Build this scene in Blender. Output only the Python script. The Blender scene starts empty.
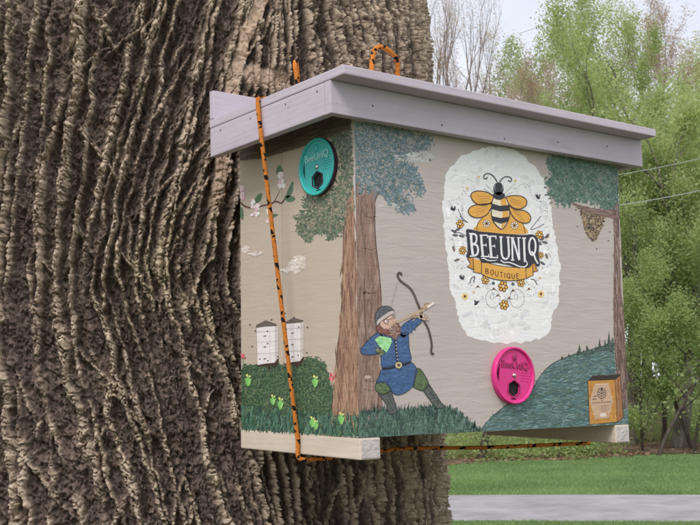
import bpy, bmesh, math, random
import numpy as np
from mathutils import Vector, Matrix

random.seed(7)
SC = bpy.context.scene
COL = SC.collection
R = math.radians

# ------------------------------------------------------------------ camera
CAM = np.array([-1.24855, -1.56716, .08914])
YAW, PITCH, ROLL, FPX = .66671, .11102, -.0157, 1119.9
_f = np.array([math.sin(YAW)*math.cos(PITCH), math.cos(YAW)*math.cos(PITCH), math.sin(PITCH)])
_r = np.array([math.cos(YAW), -math.sin(YAW), 0.])
_u = np.cross(_r, _f)
_c, _s = math.cos(ROLL), math.sin(ROLL)
_r, _u = _c*_r+_s*_u, -_s*_r+_c*_u
cam_data = bpy.data.cameras.new('camera')
cam = bpy.data.objects.new('camera', cam_data)
COL.objects.link(cam)
cam.matrix_world = Matrix(((_r[0], _u[0], -_f[0], CAM[0]), (_r[1], _u[1], -_f[1], CAM[1]),
                           (_r[2], _u[2], -_f[2], CAM[2]), (0, 0, 0, 1)))
cam_data.sensor_width = 36
cam_data.lens = 36*FPX/700
cam_data.clip_start = .02
cam_data.clip_end = 2000
SC.camera = cam
cam_data.dof.use_dof = True
cam_data.dof.focus_distance = 2.35
cam_data.dof.aperture_fstop = 26

# ------------------------------------------------------------------ sky, sun, exposure
SUN_EL, SUN_AZ = R(48), R(238)          # compass-style azimuth: 0 = +Y, 90 = +X
world = bpy.data.worlds.new('World')
SC.world = world
world.use_nodes = True
nt = world.node_tree
nt.nodes.clear()
out = nt.nodes.new('ShaderNodeOutputWorld')
bg = nt.nodes.new('ShaderNodeBackground')
sky = nt.nodes.new('ShaderNodeTexSky')
sky.sky_type = 'NISHITA'
sky.sun_disc = False
sky.sun_elevation = SUN_EL
sky.sun_rotation = SUN_AZ
sky.dust_density = 3.0
tc = nt.nodes.new('ShaderNodeTexCoord')
mp = nt.nodes.new('ShaderNodeMapping')
mp.inputs['Scale'].default_value = (1, 1, 2.2)
ns = nt.nodes.new('ShaderNodeTexNoise')
ns.inputs['Scale'].default_value = 2.6
ns.inputs['Detail'].default_value = 6
cr = nt.nodes.new('ShaderNodeMapRange')
cr.inputs[1].default_value = .30
cr.inputs[2].default_value = .62
cr.inputs[3].default_value = .72
cr.inputs[4].default_value = 1.0
mx = nt.nodes.new('ShaderNodeMix')
mx.data_type = 'RGBA'
nt.links.new(tc.outputs['Generated'], mp.inputs[0])
nt.links.new(mp.outputs[0], ns.inputs['Vector'])
nt.links.new(ns.outputs[0], cr.inputs[0])
nt.links.new(cr.outputs[0], mx.inputs[0])
nt.links.new(sky.outputs[0], mx.inputs[6])
mx.inputs[7].default_value = (8.0, 8.1, 8.75, 1)      # bright overcast veil
nt.links.new(mx.outputs[2], bg.inputs[0])
bg.inputs[1].default_value = .088
nt.links.new(bg.outputs[0], out.inputs[0])

sl = bpy.data.lights.new('sun', 'SUN')
sl.energy = 1.5
sl.angle = R(20)
sl.color = (1, .93, .89)
sun = bpy.data.objects.new('sun', sl)
COL.objects.link(sun)
sd = Vector((math.sin(SUN_AZ)*math.cos(SUN_EL), math.cos(SUN_AZ)*math.cos(SUN_EL), math.sin(SUN_EL)))
sun.rotation_euler = sd.to_track_quat('Z', 'Y').to_euler()
SC.view_settings.view_transform = 'Standard'
SC.view_settings.look = 'None'
SC.view_settings.exposure = 0.58
SC.view_settings.gamma = 1

# ------------------------------------------------------------------ measuring helpers
def ray(px, py):
    d = _f*FPX + _r*(px-350) + _u*(262.5-py)
    return d/np.linalg.norm(d)

def at_plane(axis, val, px, py):
    d = ray(px, py)
    return CAM + d*((val-CAM[axis])/d[axis])

def at_dist(px, dist, z=0.):
    d = ray(px, 388); h = d[:2]/np.linalg.norm(d[:2])
    return np.array([CAM[0]+h[0]*dist, CAM[1]+h[1]*dist, z])

# ------------------------------------------------------------------ object helpers
def tag(o, label=None, cat=None, group=None, kind=None):
    if label: o['label'] = label
    if cat: o['category'] = cat
    if group: o['group'] = group
    if kind: o['kind'] = kind
    return o

def empty(name, loc=(0, 0, 0), rot=(0, 0, 0)):
    o = bpy.data.objects.new(name, None)
    o.location = loc; o.rotation_euler = rot
    o.empty_display_size = .1
    COL.objects.link(o)
    return o

def link(name, me, mat=None, parent=None, smooth=False):
    if mat is not None and not me.materials: me.materials.append(mat)
    if smooth: me.polygons.foreach_set('use_smooth', [True]*len(me.polygons))
    o = bpy.data.objects.new(name, me)
    COL.objects.link(o)
    if parent is not None: o.parent = parent
    return o

def mesh_np(name, V, F, loops_per=4):
    """fast mesh from numpy arrays (all faces with the same corner count)"""
    me = bpy.data.meshes.new(name)
    V = np.asarray(V, dtype=np.float32); F = np.asarray(F, dtype=np.int32)
    me.vertices.add(len(V)); me.vertices.foreach_set('co', V.ravel())
    me.loops.add(F.size); me.loops.foreach_set('vertex_index', F.ravel())
    me.polygons.add(len(F))
    me.polygons.foreach_set('loop_start', np.arange(0, F.size, loops_per, dtype=np.int32))
    me.update(calc_edges=True)
    return me

def set_corner_col(me, name, face_cols, per):
    a = me.color_attributes.new(name, 'FLOAT_COLOR', 'CORNER')
    c = np.repeat(np.asarray(face_cols, dtype=np.float32), per, axis=0)
    if c.shape[1] == 3: c = np.hstack([c, np.ones((len(c), 1), np.float32)])
    a.data.foreach_set('color', c.ravel())

def lin(c):
    """8-bit display colour of the photo -> linear"""
    return tuple(((v/255+.055)/1.055)**2.4 if v > 10 else v/255/12.92 for v in c)

def bevel_box(name, lo, hi, mat, parent=None, bev=.0015, seg=2, jitter=0.):
    bm = bmesh.new()
    bmesh.ops.create_cube(bm, size=1)
    lo = Vector(lo); hi = Vector(hi)
    for v in bm.verts:
        v.co = Vector(((lo[i]+hi[i])/2 + v.co[i]*(hi[i]-lo[i])) for i in range(3))
        if jitter: v.co += Vector((random.uniform(-1, 1) for _ in range(3)))*jitter
    if bev: bmesh.ops.bevel(bm, geom=bm.edges[:], offset=bev, segments=seg, affect='EDGES', profile=.6)
    me = bpy.data.meshes.new(name); bm.to_mesh(me); bm.free()
    return link(name, me, mat, parent)

def tube_arrays(pts, rads, sides=6, cap=True):
    pts = np.asarray(pts, float); n = len(pts)
    tang = np.gradient(pts, axis=0); tang /= np.linalg.norm(tang, axis=1)[:, None]+1e-12
    ref = np.array([0, 0, 1.]) if abs(tang[0][2]) < .9 else np.array([1., 0, 0])
    V = []; up = np.cross(tang[0], ref); up /= np.linalg.norm(up)
    for i in range(n):
        up = up - tang[i]*np.dot(up, tang[i]); up /= np.linalg.norm(up)+1e-12
        w = np.cross(tang[i], up)
        a = np.arange(sides)*2*math.pi/sides
        V.append(pts[i] + rads[i]*(np.cos(a)[:, None]*up + np.sin(a)[:, None]*w))
    V = np.vstack(V); F = []
    for i in range(n-1):
        for k in range(sides):
            k2 = (k+1) % sides
            F.append((i*sides+k, i*sides+k2, (i+1)*sides+k2, (i+1)*sides+k))
    return V, F

# numpy gradient noise -------------------------------------------------
def _h(ix, iy, seed):
    n = (ix.astype(np.int64)*374761393 + iy.astype(np.int64)*668265263 + seed*974634777) & 0x7fffffff
    n = ((n ^ (n >> 13))*1274126177) & 0x7fffffff
    n = ((n ^ (n >> 15))*1103515245) & 0x7fffffff
    return (n ^ (n >> 16)) / float(0x7fffffff)

def pn(x, y, seed=0):
    x = np.asarray(x, float); y = np.asarray(y, float)
    ix = np.floor(x); iy = np.floor(y); fx = x-ix; fy = y-iy
    ux = fx*fx*fx*(fx*(fx*6-15)+10); uy = fy*fy*fy*(fy*(fy*6-15)+10)
    def g(ax, ay):
        a = _h(ix+ax, iy+ay, seed)*2*math.pi
        return np.cos(a)*(fx-ax)+np.sin(a)*(fy-ay)
    a = g(0, 0); b = g(1, 0); c = g(0, 1); d = g(1, 1)
    return 1.5*(a+(b-a)*ux + (c+(d-c)*ux - a-(b-a)*ux)*uy)

def fbm(x, y, seed=0, o=4):
    s = 0; a = .5
    for i in range(o):
        s = s + a*pn(x*2**i, y*2**i, seed+i*17); a *= .5
    return s

def worley(x, y, seed=0):
    """returns distance to nearest, second nearest feature point and the id of the nearest"""
    ix = np.floor(x); iy = np.floor(y)
    f1 = np.full(x.shape, 9.); f2 = np.full(x.shape, 9.); idd = np.zeros(x.shape); vx = np.zeros(x.shape); vy = np.zeros(x.shape)
    for ax in (-1, 0, 1):
        for ay in (-1, 0, 1):
            cx = ix+ax; cy = iy+ay
            h1 = _h(cx, cy, seed); h2 = _h(cx, cy, seed+5)
            d = np.hypot(cx+h1-x, cy+h2-y)
            near = d < f1
            f2 = np.where(near, f1, np.minimum(f2, d))
            idd = np.where(near, h1*.61+h2*.39, idd)
            vx = np.where(near, x-cx-h1, vx); vy = np.where(near, y-cy-h2, vy)
            f1 = np.where(near, d, f1)
    return f1, f2, idd, vx, vy

def sstep(a, b, x):
    t = np.clip((x-a)/(b-a), 0, 1); return t*t*(3-2*t)

# ------------------------------------------------------------------ materials
def new_mat(name, rough=.7, spec=.3):
    m = bpy.data.materials.new(name); m.use_nodes = True
    n = m.node_tree; b = n.nodes['Principled BSDF']
    b.inputs['Roughness'].default_value = rough
    b.inputs['Specular IOR Level'].default_value = spec
    return m, n, b

def N(n, typ, **kw):
    o = n.nodes.new(typ)
    for k, v in kw.items():
        if isinstance(k, str) and k.startswith('_'): o.inputs[int(k[1:])].default_value = v
        else: setattr(o, k, v)
    return o

def ramp(n, src, stops):
    r = n.nodes.new('ShaderNodeValToRGB')
    while len(r.color_ramp.elements) < len(stops): r.color_ramp.elements.new(.5)
    for e, (p, c) in zip(r.color_ramp.elements, stops):
        e.position = p; e.color = (*c, 1) if len(c) == 3 else c
    n.links.new(src, r.inputs[0]); return r

def noise(n, coord, scale, detail=4, rough=.55, vscale=None, dist=0.):
    if vscale is not None:
        m = N(n, 'ShaderNodeMapping'); m.inputs['Scale'].default_value = vscale
        n.links.new(coord, m.inputs[0]); coord = m.outputs[0]
    t = N(n, 'ShaderNodeTexNoise')
    t.inputs['Scale'].default_value = scale; t.inputs['Detail'].default_value = detail
    t.inputs['Roughness'].default_value = rough; t.inputs['Distortion'].default_value = dist
    n.links.new(coord, t.inputs['Vector']); return t.outputs[0]

def bump(n, b, h, strength, dist, prev=None):
    u = N(n, 'ShaderNodeBump'); u.inputs['Strength'].default_value = strength
    u.inputs['Distance'].default_value = dist; n.links.new(h, u.inputs['Height'])
    if prev is not None: n.links.new(prev.outputs[0], u.inputs['Normal'])
    n.links.new(u.outputs[0], b.inputs['Normal']); return u

def two_tone(name, c1, c2, scale=8, vscale=None, rough=.7, spec=.3, bscale=None, bstr=.3, bdist=.002, bv=None, lo=.35, hi=.65, detail=5):
    m, n, b = new_mat(name, rough, spec)
    co = N(n, 'ShaderNodeTexCoord').outputs['Object']
    r = ramp(n, noise(n, co, scale, detail, vscale=vscale), [(lo, c1), (hi, c2)])
    n.links.new(r.outputs[0], b.inputs['Base Color'])
    if bscale: bump(n, b, noise(n, co, bscale, 5, vscale=bv), bstr, bdist)
    return m
# ------------------------------------------------------------------ the ground
GZ = -1.61
def gpt(px, py): return at_plane(2, GZ, px, py)

m, n, b = new_mat('lawn', .9, .1)
co = N(n, 'ShaderNodeTexCoord').outputs['Object']
r1 = ramp(n, noise(n, co, .55, 6), [(.3, (.105, .175, .070)), (.5, (.175, .265, .10)), (.68, (.31, .32, .18))])
r2 = ramp(n, noise(n, co, 9, 6, .7), [(.35, (.62, .62, .62)), (.7, (1.25, 1.25, 1.25))])
mm = N(n, 'ShaderNodeMix', data_type='RGBA', blend_type='MULTIPLY'); mm.inputs[0].default_value = 1
n.links.new(r1.outputs[0], mm.inputs[6]); n.links.new(r2.outputs[0], mm.inputs[7])
n.links.new(mm.outputs[2], b.inputs['Base Color'])
bump(n, b, noise(n, co, 30, 5, .7), .6, .03)
M_LAWN = m

M_ROAD = two_tone('road_surface', (.25, .243, .253), (.37, .36, .375), 2.2, (1, 1, 1), .85, .2, 40, .6, .01, lo=.3, hi=.7, detail=10)
M_LITTER = two_tone('leaf_litter_soil', (.11, .075, .05), (.22, .155, .11), 3, None, .95, .1, 14, .8, .03)

def grid_sheet(name, fn, nx, ny, mat):
    V = [fn(i/nx, j/ny) for j in range(ny+1) for i in range(nx+1)]
    F = [(j*(nx+1)+i, j*(nx+1)+i+1, (j+1)*(nx+1)+i+1, (j+1)*(nx+1)+i) for j in range(ny) for i in range(nx)]
    return link(name, mesh_np(name, V, F), mat)

lawn = grid_sheet('lawn', lambda a, c: ((a-.5)*300, (c-.5)*300, GZ), 8, 8, M_LAWN)
tag(lawn, kind='structure')

# a line across the view: p(t) for t in metres along, from two photo points
def line2(pa, pb):
    A = gpt(*pa)[:2]; B = gpt(*pb)[:2]; d = (B-A)/np.linalg.norm(B-A)
    return A, d
ra, rd = line2((456, 521.5), (700, 522)); rb, rbd = line2((456, 495.5), (700, 494.5))
rbd = rd
rn_ = np.array([-rd[1], rd[0]]); RW = abs(np.dot(rb-ra, rn_)); 
if np.dot(rb-ra, rn_) < 0: rn_ = -rn_
def road_fn(a, c):
    t = (a-.5)*160; w = RW+.06*math.sin(t*.9)
    p = ra+rd*t+rn_*(c*w+(.05*math.sin(t*1.7)+.03*math.sin(t*4.1))*(1 if c < .5 else 0)); return (p[0], p[1], GZ+.006+.02*math.sin(c*math.pi))
road = grid_sheet('driveway', road_fn, 400, 4, M_ROAD)
tag(road, kind='structure')

# woodland floor of brown leaves, behind an uneven edge
wa = gpt(456, 467)[:2]; wb = gpt(700, 453)[:2]; wd = (wb-wa)/np.linalg.norm(wb-wa); wn = np.array([-wd[1], wd[0]])
if np.dot(wa-CAM[:2], wn) < 0: wn = -wn
def edge_off(t): return 1.1*math.sin(t*.35+1)*.5+.35*math.sin(t*1.3)+.18*math.sin(t*3.1+2)
def wood_fn(a, c):
    t = (a-.5)*150; p = wa+wd*t+wn*(c*70+edge_off(t)*(1-c))
    return (p[0], p[1], GZ+.012+.35*c*c*6+ .05*(1+math.sin(t*2+c*40))*min(1, c*30))
wf = grid_sheet('woodland_floor', wood_fn, 300, 40, M_LITTER)
tag(wf, kind='structure')
def wood_z(p):
    q = np.asarray(p[:2])-wa; t = np.dot(q, wd); k = np.dot(q, wn); e = edge_off(t)
    c = max(0, (k-e)/(70-e)); return GZ+.012+2.1*c*c if c > 0 else GZ

M_BLOCKER = two_tone('bounce_blocker_brown', (.06, .045, .035), (.12, .09, .068), 4, None, .95, .1, 20, .8, .02)  # unseen dark ground disc, added to cut light bouncing up under the lid
def blocker_fn(a, c):
    r_ = c*(4.6+.5*math.sin(a*6.283*3)+.3*math.sin(a*6.283*7+1)); t = a*6.28319
    return (.0+r_*math.cos(t), .9+r_*math.sin(t), GZ+.012+.02*(1-c))
blocker = grid_sheet('bounce_blocker', blocker_fn, 64, 8, M_BLOCKER); tag(blocker, kind='structure')

# ------------------------------------------------------------------ the big trunk
TC = np.array([.237, 1.262]); TR = .83
TH0 = math.atan2(CAM[0]-TC[0], -(CAM[1]-TC[1]))
us = np.concatenate([np.linspace(-2.45, -.42, 55, endpoint=False), np.arange(-.42, 1.14, .0019), np.linspace(1.15, 2*math.pi*TR-2.45, 60)[:-1]])
zs = np.concatenate([np.linspace(GZ-.1, -.38, 32, endpoint=False), np.arange(-.38, 1.20, .0020), np.linspace(1.21, 9.5, 115)])
Ug, Zg = np.meshgrid(us, zs)
def bark_height(u, z):
    # flow of the ridges: bowed on the left, raked on the upper right
    uo = (u-.08)/.88; zo = .38+(z-.35)/.87
    a = .03+.25*sstep(-.50, -.05, uo)*(1-sstep(.18, .42, uo))
    up = a*(np.sqrt((zo-.38)**2+.10**2)-.10)*np.where(zo > .38, .85, 1.12)
    rk = -sstep(.2, .45, uo)*.38*(np.log1p(np.exp((zo-.72)*9))/9)
    shift = (up+rk)*.87
    wob = .014*fbm(u*2.4, z*2.0, 3, 3)+.0045*pn(u*24, z*15, 8)+.0030*pn(u*55, z*42, 9)+.0016*pn(u*120, z*110, 10)
    U = u-shift+wob
    H = np.zeros_like(u)
    rng = random.Random(5)
    base = -3.2; k = 0
    z1 = z[:, 0]
    while base < 3.9:
        base += rng.uniform(.016, .036); k += 1
        c = base + .013*pn(z1*3.6+k*3.7, z1*0+k*9.1, 31)+.007*pn(z1*13+k*1.7, z1*0+k*5.3, 32)+.022*pn(z1*1.1+k*.8, z1*0+k*2.3, 33)
        amp = np.clip(.78+.8*pn(z1*2.6+k*4.4, z1*0+k*7.7, 34)+.45*pn(z1*17+k, z1*0+k*7.7, 37), .0, 1.2)*rng.uniform(.55, 1.2)
        w = (.0066+.0036*pn(z1*9+k*2.2, z1*0+k*3.3, 35))*rng.uniform(.65, 1.45)
        dd = (U-c[:, None])/w[:, None]
        d = np.abs(dd)*np.where(dd > 0, 1.18, .86)
        s = amp[:, None]*np.exp(-d**2.1)
        H = np.maximum(H, s)+.12*np.minimum(H, s)
    for j in range(420):                       # oblique ridges that link the long ones
        zc = rng.uniform(-.5, 1.5); uc = rng.uniform(-1.2, 2.0); L = rng.uniform(.03, .12); sl = rng.choice((-1, 1))*rng.uniform(.25, .8)
        i0, i1 = np.searchsorted(z1, zc-L), np.searchsorted(z1, zc+L)
        if i1-i0 < 2: continue
        zz = z[i0:i1]; uu = U[i0:i1]
        d = np.abs(uu-uc-sl*(zz-zc)-.006*pn(zz*20, zz*0+j, 36))/.0062
        e = .62*np.exp(-d**2)*np.clip(1-((zz-zc)/L)**2, 0, 1)**.5
        H[i0:i1] = np.maximum(H[i0:i1], e)
    crestm = sstep(.22, .62, H)
    jx = .5*pn(u*70, z*70, 46); jy = .5*pn(u*70+9, z*70, 47)
    # corky blocks on the crests, cracked across
    f1, f2, ids, vx, vy = worley(U*88+1.0*pn(u*26, z*26, 41)+jx, z*82+1.1*pn(u*26, z*22, 42)+U*34+jy, 43)
    crack = 1-sstep(.0, .16, f2-f1)
    # upright overlapping plates on the furrow floors
    g1, g2, gid, gx, gy = worley(U*84+.9*pn(u*20, z*14, 48)+.6*jx, z*21+.8*pn(u*24, z*14, 49)+.5*jy+U*14*pn(u*3, z*3, 50), 45)
    seam = 1-sstep(.0, .14, g2-g1)
    e1, e2, eid, ex, ey = worley(U*150+jx*1.5, z*120+jy*1.5-U*40, 55)
    fine = 1-sstep(0, .2, e2-e1)
    flake = np.clip(-gy*.55+gx*(gid-.5)*5, -.7, .9)
    H = H*(1-.42*crack*crestm)*(1-.45*crestm*(ids < .22))
    h = .035*H**.8
    h += crestm*((ids-.5)*.0105-crack*.0065-vy*.0018)
    h += (1-crestm)*((gid-.5)*.0055+flake*.0040-seam*.0045)
    fib = 1-np.abs(pn(U*120+1.5*jx, z*19+jy, 56))*2.4; fib2 = 1-np.abs(pn(U*64+jx, z*9, 57))*2.6
    h += (1-.5*crestm)*(np.clip(fib, 0, 1)**1.5*.0070+np.clip(fib2, 0, 1)**1.5*.0085-.006)
    h += (eid-.5)*.0026-fine*.0014-ey*.0010
    h += .0040*fbm(u*70, z*70, 61, 3)+.007*fbm(u*6, z*5, 62, 3)
    gz = 1-.6*sstep(.45, .8, u)                 # closer, calmer plates on the right flank
    h = h*gz+(.035*H**.8+(1-crestm)*np.clip(fib2, 0, 1)*.006)*(1-gz)
    tq = h/.0045+.35*pn(u*30, z*30, 66); fr = tq-np.floor(tq)
    h = .35*.0045*(np.floor(tq)+sstep(.30, .62, fr)-.35*pn(u*30, z*30, 66))+.65*h
    # the pale worn streak where bark has come away, and a pinkish bare patch beside it
    sc = .100+.13*(zo-.60)+.010*pn(z*14, z*0+3, 71)+ .05*sstep(.85, 1.1, zo)
    wd_ = .017+.006*pn(z*9, z*0+1, 72)+.010*sstep(.93, 1.1, zo)
    scar = (1-sstep(.75, 1.15, np.abs(uo-sc)/wd_+.55*fbm(u*40, z*22, 73, 3)))*sstep(.50, .58, zo)
    patch = 1-sstep(.6, 1.1, np.hypot((uo-.225)/.075, (zo-.875)/.035)+.7*fbm(u*16, z*16, 74, 3))
    bare = np.maximum(scar, patch*.8)
    cr_ = 1-sstep(0, .10, np.abs(pn(u*17+pn(z*20, u*20, 75), z*14, 76)))
    hb = .019+.004*fbm(u*30, z*30, 77, 4)-.007*cr_-crack*.0022+(ids-.5)*.004+(eid-.5)*.002
    h = h*(1-bare)+hb*bare
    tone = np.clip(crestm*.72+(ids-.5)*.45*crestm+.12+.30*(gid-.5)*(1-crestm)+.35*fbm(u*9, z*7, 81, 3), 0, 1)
    return h, tone, bare
Hh, Tone, Bare = bark_height(Ug, Zg)
flare = .022*np.exp(-(Zg-.0)/.30)*(Zg > -.6)+.022*math.exp(2)*(Zg <= -.6)
flare = np.where(Zg > -.15, .020*np.exp(-(Zg+.15)/.35), .020+.035*(-.15-Zg)+.12*np.clip((-.9-Zg), 0, 9)**2)
lump = .02*fbm(Ug*1.2, Zg*.9, 91, 2)*sstep(.9, 1.4, np.abs(Ug-.25)+np.abs(Zg-.4))
Rg = (TR-.040+flare-.010*np.clip(Zg-1.4, 0, 9)*2+lump)+Hh
Th = TH0+Ug/TR
X = TC[0]+Rg*np.sin(Th); Y = TC[1]-Rg*np.cos(Th)
nr, ncx = Ug.shape
V = np.stack([X, Y, Zg], -1).reshape(-1, 3)
I = np.arange(nr*ncx).reshape(nr, ncx)
I2 = np.roll(I, -1, axis=1)
F = np.stack([I[:-1], I2[:-1], I2[1:], I[1:]], -1).reshape(-1, 4)
me = mesh_np('trunk', V, F)
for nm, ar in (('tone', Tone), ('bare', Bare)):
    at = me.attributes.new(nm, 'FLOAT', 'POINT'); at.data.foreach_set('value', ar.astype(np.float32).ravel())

m, n, b = new_mat('old_bark', .88, .25)
co = N(n, 'ShaderNodeTexCoord').outputs['Object']
at = N(n, 'ShaderNodeAttribute', attribute_name='tone'); ab = N(n, 'ShaderNodeAttribute', attribute_name='bare')
add = N(n, 'ShaderNodeMath', operation='ADD')
sc_ = N(n, 'ShaderNodeMath', operation='MULTIPLY_ADD'); sc_.inputs[1].default_value = 1.9; sc_.inputs[2].default_value = -.95
n.links.new(noise(n, co, 95, 6, .75), sc_.inputs[0])
n.links.new(at.outputs['Fac'], add.inputs[0]); n.links.new(sc_.outputs[0], add.inputs[1])
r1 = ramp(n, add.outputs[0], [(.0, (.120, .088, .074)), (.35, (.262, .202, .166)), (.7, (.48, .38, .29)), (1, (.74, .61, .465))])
r2 = ramp(n, noise(n, co, 40, 5, .65), [(.3, (.46, .33, .235)), (.5, (.68, .50, .37)), (.75, (.84, .68, .53))])
mm = N(n, 'ShaderNodeMix', data_type='RGBA'); n.links.new(ab.outputs['Fac'], mm.inputs[0])
n.links.new(r1.outputs[0], mm.inputs[6]); n.links.new(r2.outputs[0], mm.inputs[7])
# faint green algae in soft patches
ma = N(n, 'ShaderNodeMix', data_type='RGBA', blend_type='MULTIPLY')
r3 = ramp(n, noise(n, co, 3.2, 5, .6), [(.55, (0, 0, 0)), (.75, (.5, .5, .5))])
n.links.new(r3.outputs[0], ma.inputs[0]); n.links.new(mm.outputs[2], ma.inputs[6]); ma.inputs[7].default_value = (.93, .98, .80, 1)
n.links.new(ma.outputs[2], b.inputs['Base Color'])
bp = bump(n, b, noise(n, co, 190, 7, .8), 1., .0042)
bump(n, b, noise(n, co, 420, 4, .7), .6, .0015, bp)
M_BARK = m
tree = empty('old_tree', (TC[0], TC[1], GZ))
tag(tree, 'huge old tree trunk with deeply furrowed grey-brown bark filling the left side', 'tree')
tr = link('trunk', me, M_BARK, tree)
tr.location = (-TC[0], -TC[1], -GZ)
# ------------------------------------------------------------------ the painted hive box
W, D, HB = .7509, .3875, .618
def paint_bump(n, b, co, amt=1.0):
    """brushed, slightly wavy paint over plywood"""
    h1 = noise(n, co, 26, 4, .6, (.45, .45, 2.6), .6)
    h2 = noise(n, co, 150, 3, .6, (.6, .6, 1.6))
    mk = N(n, 'ShaderNodeMath', operation='MULTIPLY'); n.links.new(h1, mk.inputs[0]); n.links.new(noise(n, co, 6, 3), mk.inputs[1])
    p = bump(n, b, mk.outputs[0], .8*amt, .008)
    bump(n, b, h2, .35*amt, .0015, p)

def painted(name, c, dark=.93, rough=.62, amt=1.0):
    m, n, b = new_mat(name, rough, .35)
    co = N(n, 'ShaderNodeTexCoord').outputs['Object']
    r = ramp(n, noise(n, co, 7, 7, .7), [(.3, tuple(v*dark for v in c)), (.5, tuple(v*(1+dark)/2 for v in c)), (.7, c)])
    n.links.new(r.outputs[0], b.inputs['Base Color'])
    paint_bump(n, b, co, amt); return m
M_BEIGE = painted('beige_wall_paint', (.555, .490, .455), .93, .62, .42)
M_BEIGE_SMOOTH = painted('beige_board_paint', (.54, .455, .37), .95, .6, .35)
def board_paint(name, c, worn):
    """painted sawn timber: grain lines, brush streaks, drips and grime with shapes of their own"""
    m, n, b = new_mat(name, .55, .35)
    co = N(n, 'ShaderNodeTexCoord').outputs['Object']
    r = ramp(n, noise(n, co, 3.5, 8, .72, (1, 1, 3)), [(.3, tuple(v*.86 for v in c)), (.55, c), (.75, tuple(min(1, v*1.06) for v in c))])
    st = ramp(n, noise(n, co, 14, 6, .7, (.22, .5, 2.4), 1.2), [(.58, (0, 0, 0)), (.74, (.5, .5, .5))])
    mm = N(n, 'ShaderNodeMix', data_type='RGBA'); n.links.new(st.outputs[0], mm.inputs[0]); n.links.new(r.outputs[0], mm.inputs[6]); mm.inputs[7].default_value = (*worn, 1)
    sp = ramp(n, noise(n, co, 90, 3, .6), [(.70, (0, 0, 0)), (.74, (.8, .8, .8))])
    m2 = N(n, 'ShaderNodeMix', data_type='RGBA'); n.links.new(sp.outputs[0], m2.inputs[0]); n.links.new(mm.outputs[2], m2.inputs[6]); m2.inputs[7].default_value = (*[v*.45 for v in worn], 1)
    n.links.new(m2.outputs[2], b.inputs['Base Color'])
    w_ = N(n, 'ShaderNodeTexWave', bands_direction='Z'); w_.inputs['Scale'].default_value = 26; w_.inputs['Distortion'].default_value = 7; w_.inputs['Detail'].default_value = 3; w_.inputs['Detail Scale'].default_value = .6
    mp_ = N(n, 'ShaderNodeMapping'); mp_.inputs['Scale'].default_value = (.18, .18, 1); n.links.new(co, mp_.inputs[0]); n.links.new(mp_.outputs[0], w_.inputs['Vector'])
    p = bump(n, b, w_.outputs['Fac'], .07, .0018)
    bump(n, b, noise(n, co, 120, 4, .6, (.2, .2, 1.5)), .35, .0015, p); return m
M_LILAC = board_paint('lilac_grey_trim_paint', (.545, .485, .555), (.36, .31, .33))
M_CREAM = board_paint('cream_batten_paint', (.66, .57, .47), (.45, .37, .29))
M_ENDGRAIN = two_tone('painted_end_grain', (.52, .48, .47), (.66, .62, .60), 60, None, .8, .2, 160, .9, .003)
M_RAW = two_tone('bare_plywood', (.16, .12, .085), (.22, .165, .12), 5, (1, 1, 6), .8, .2)

m, n, b = new_mat('artist_paint', .5, .4)
at = N(n, 'ShaderNodeVertexColor', layer_name='col')
co = N(n, 'ShaderNodeTexCoord').outputs['Object']
r = ramp(n, noise(n, co, 220, 4, .7), [(.3, (.90, .90, .90)), (.7, (1.08, 1.08, 1.08))])
mm = N(n, 'ShaderNodeMix', data_type='RGBA', blend_type='MULTIPLY'); mm.inputs[0].default_value = 1
n.links.new(at.outputs[0], mm.inputs[6]); n.links.new(r.outputs[0], mm.inputs[7]); n.links.new(mm.outputs[2], b.inputs['Base Color'])
paint_bump(n, b, co, .4); M_ART = m

box = empty('hive_box', (0, 0, 0))
tag(box, 'beige painted wooden bee hive box with murals, strapped to the big trunk', 'hive box')
T = .018
bevel_box('front_panel', (0, 0, 0), (W, T, HB), M_BEIGE, box, .0002)
ys = float(at_plane(0, 0, 282.5, 300)[1])
bevel_box('side_board', (0, T+.0004, 0), (T, ys-.0012, HB), M_BEIGE_SMOOTH, box, .0014)
bevel_box('side_board', (.0004, ys+.0002, 0), (T, D, HB), M_BEIGE_SMOOTH, box, .0014)
bevel_box('side_board', (W-T, T+.0004, 0), (W, ys-.0008, HB), M_BEIGE_SMOOTH, box, .0012)
bevel_box('side_board', (W-T, ys+.0004, 0), (W-.0004, D, HB), M_BEIGE_SMOOTH, box, .0012)
bevel_box('back_panel', (T+.0005, D-T, 0), (W-T-.0005, D-.001, HB), M_BEIGE_SMOOTH, box, .001)
bevel_box('floor_board', (T+.0005, T+.0005, .003), (W-T-.0005, D-T-.0005, .018), M_RAW, box, .0005)
for x0 in (0.0, W-.047):
    bt = bevel_box('batten', (x0, -.0012, -.0392), (x0+.047, D+.002, -.0006), M_CREAM, box, .003, 3)
    for v in bt.data.vertices:                       # the runners climb a little towards the tree
        if v.co.y > .1: v.co.z += .0085
    eg = bevel_box('end_grain', (x0+.0028, -.0021, -.0366), (x0+.0442, -.0006, -.0032), M_ENDGRAIN, bt, .0006, 1)
# mounting cleats behind, against the bark
for zz in (.10, .50):
    bevel_box('mounting_cleat', (.06, D+.0005, zz-.03), (W-.16, D+.030, zz+.03), M_RAW, box, .002)
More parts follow.
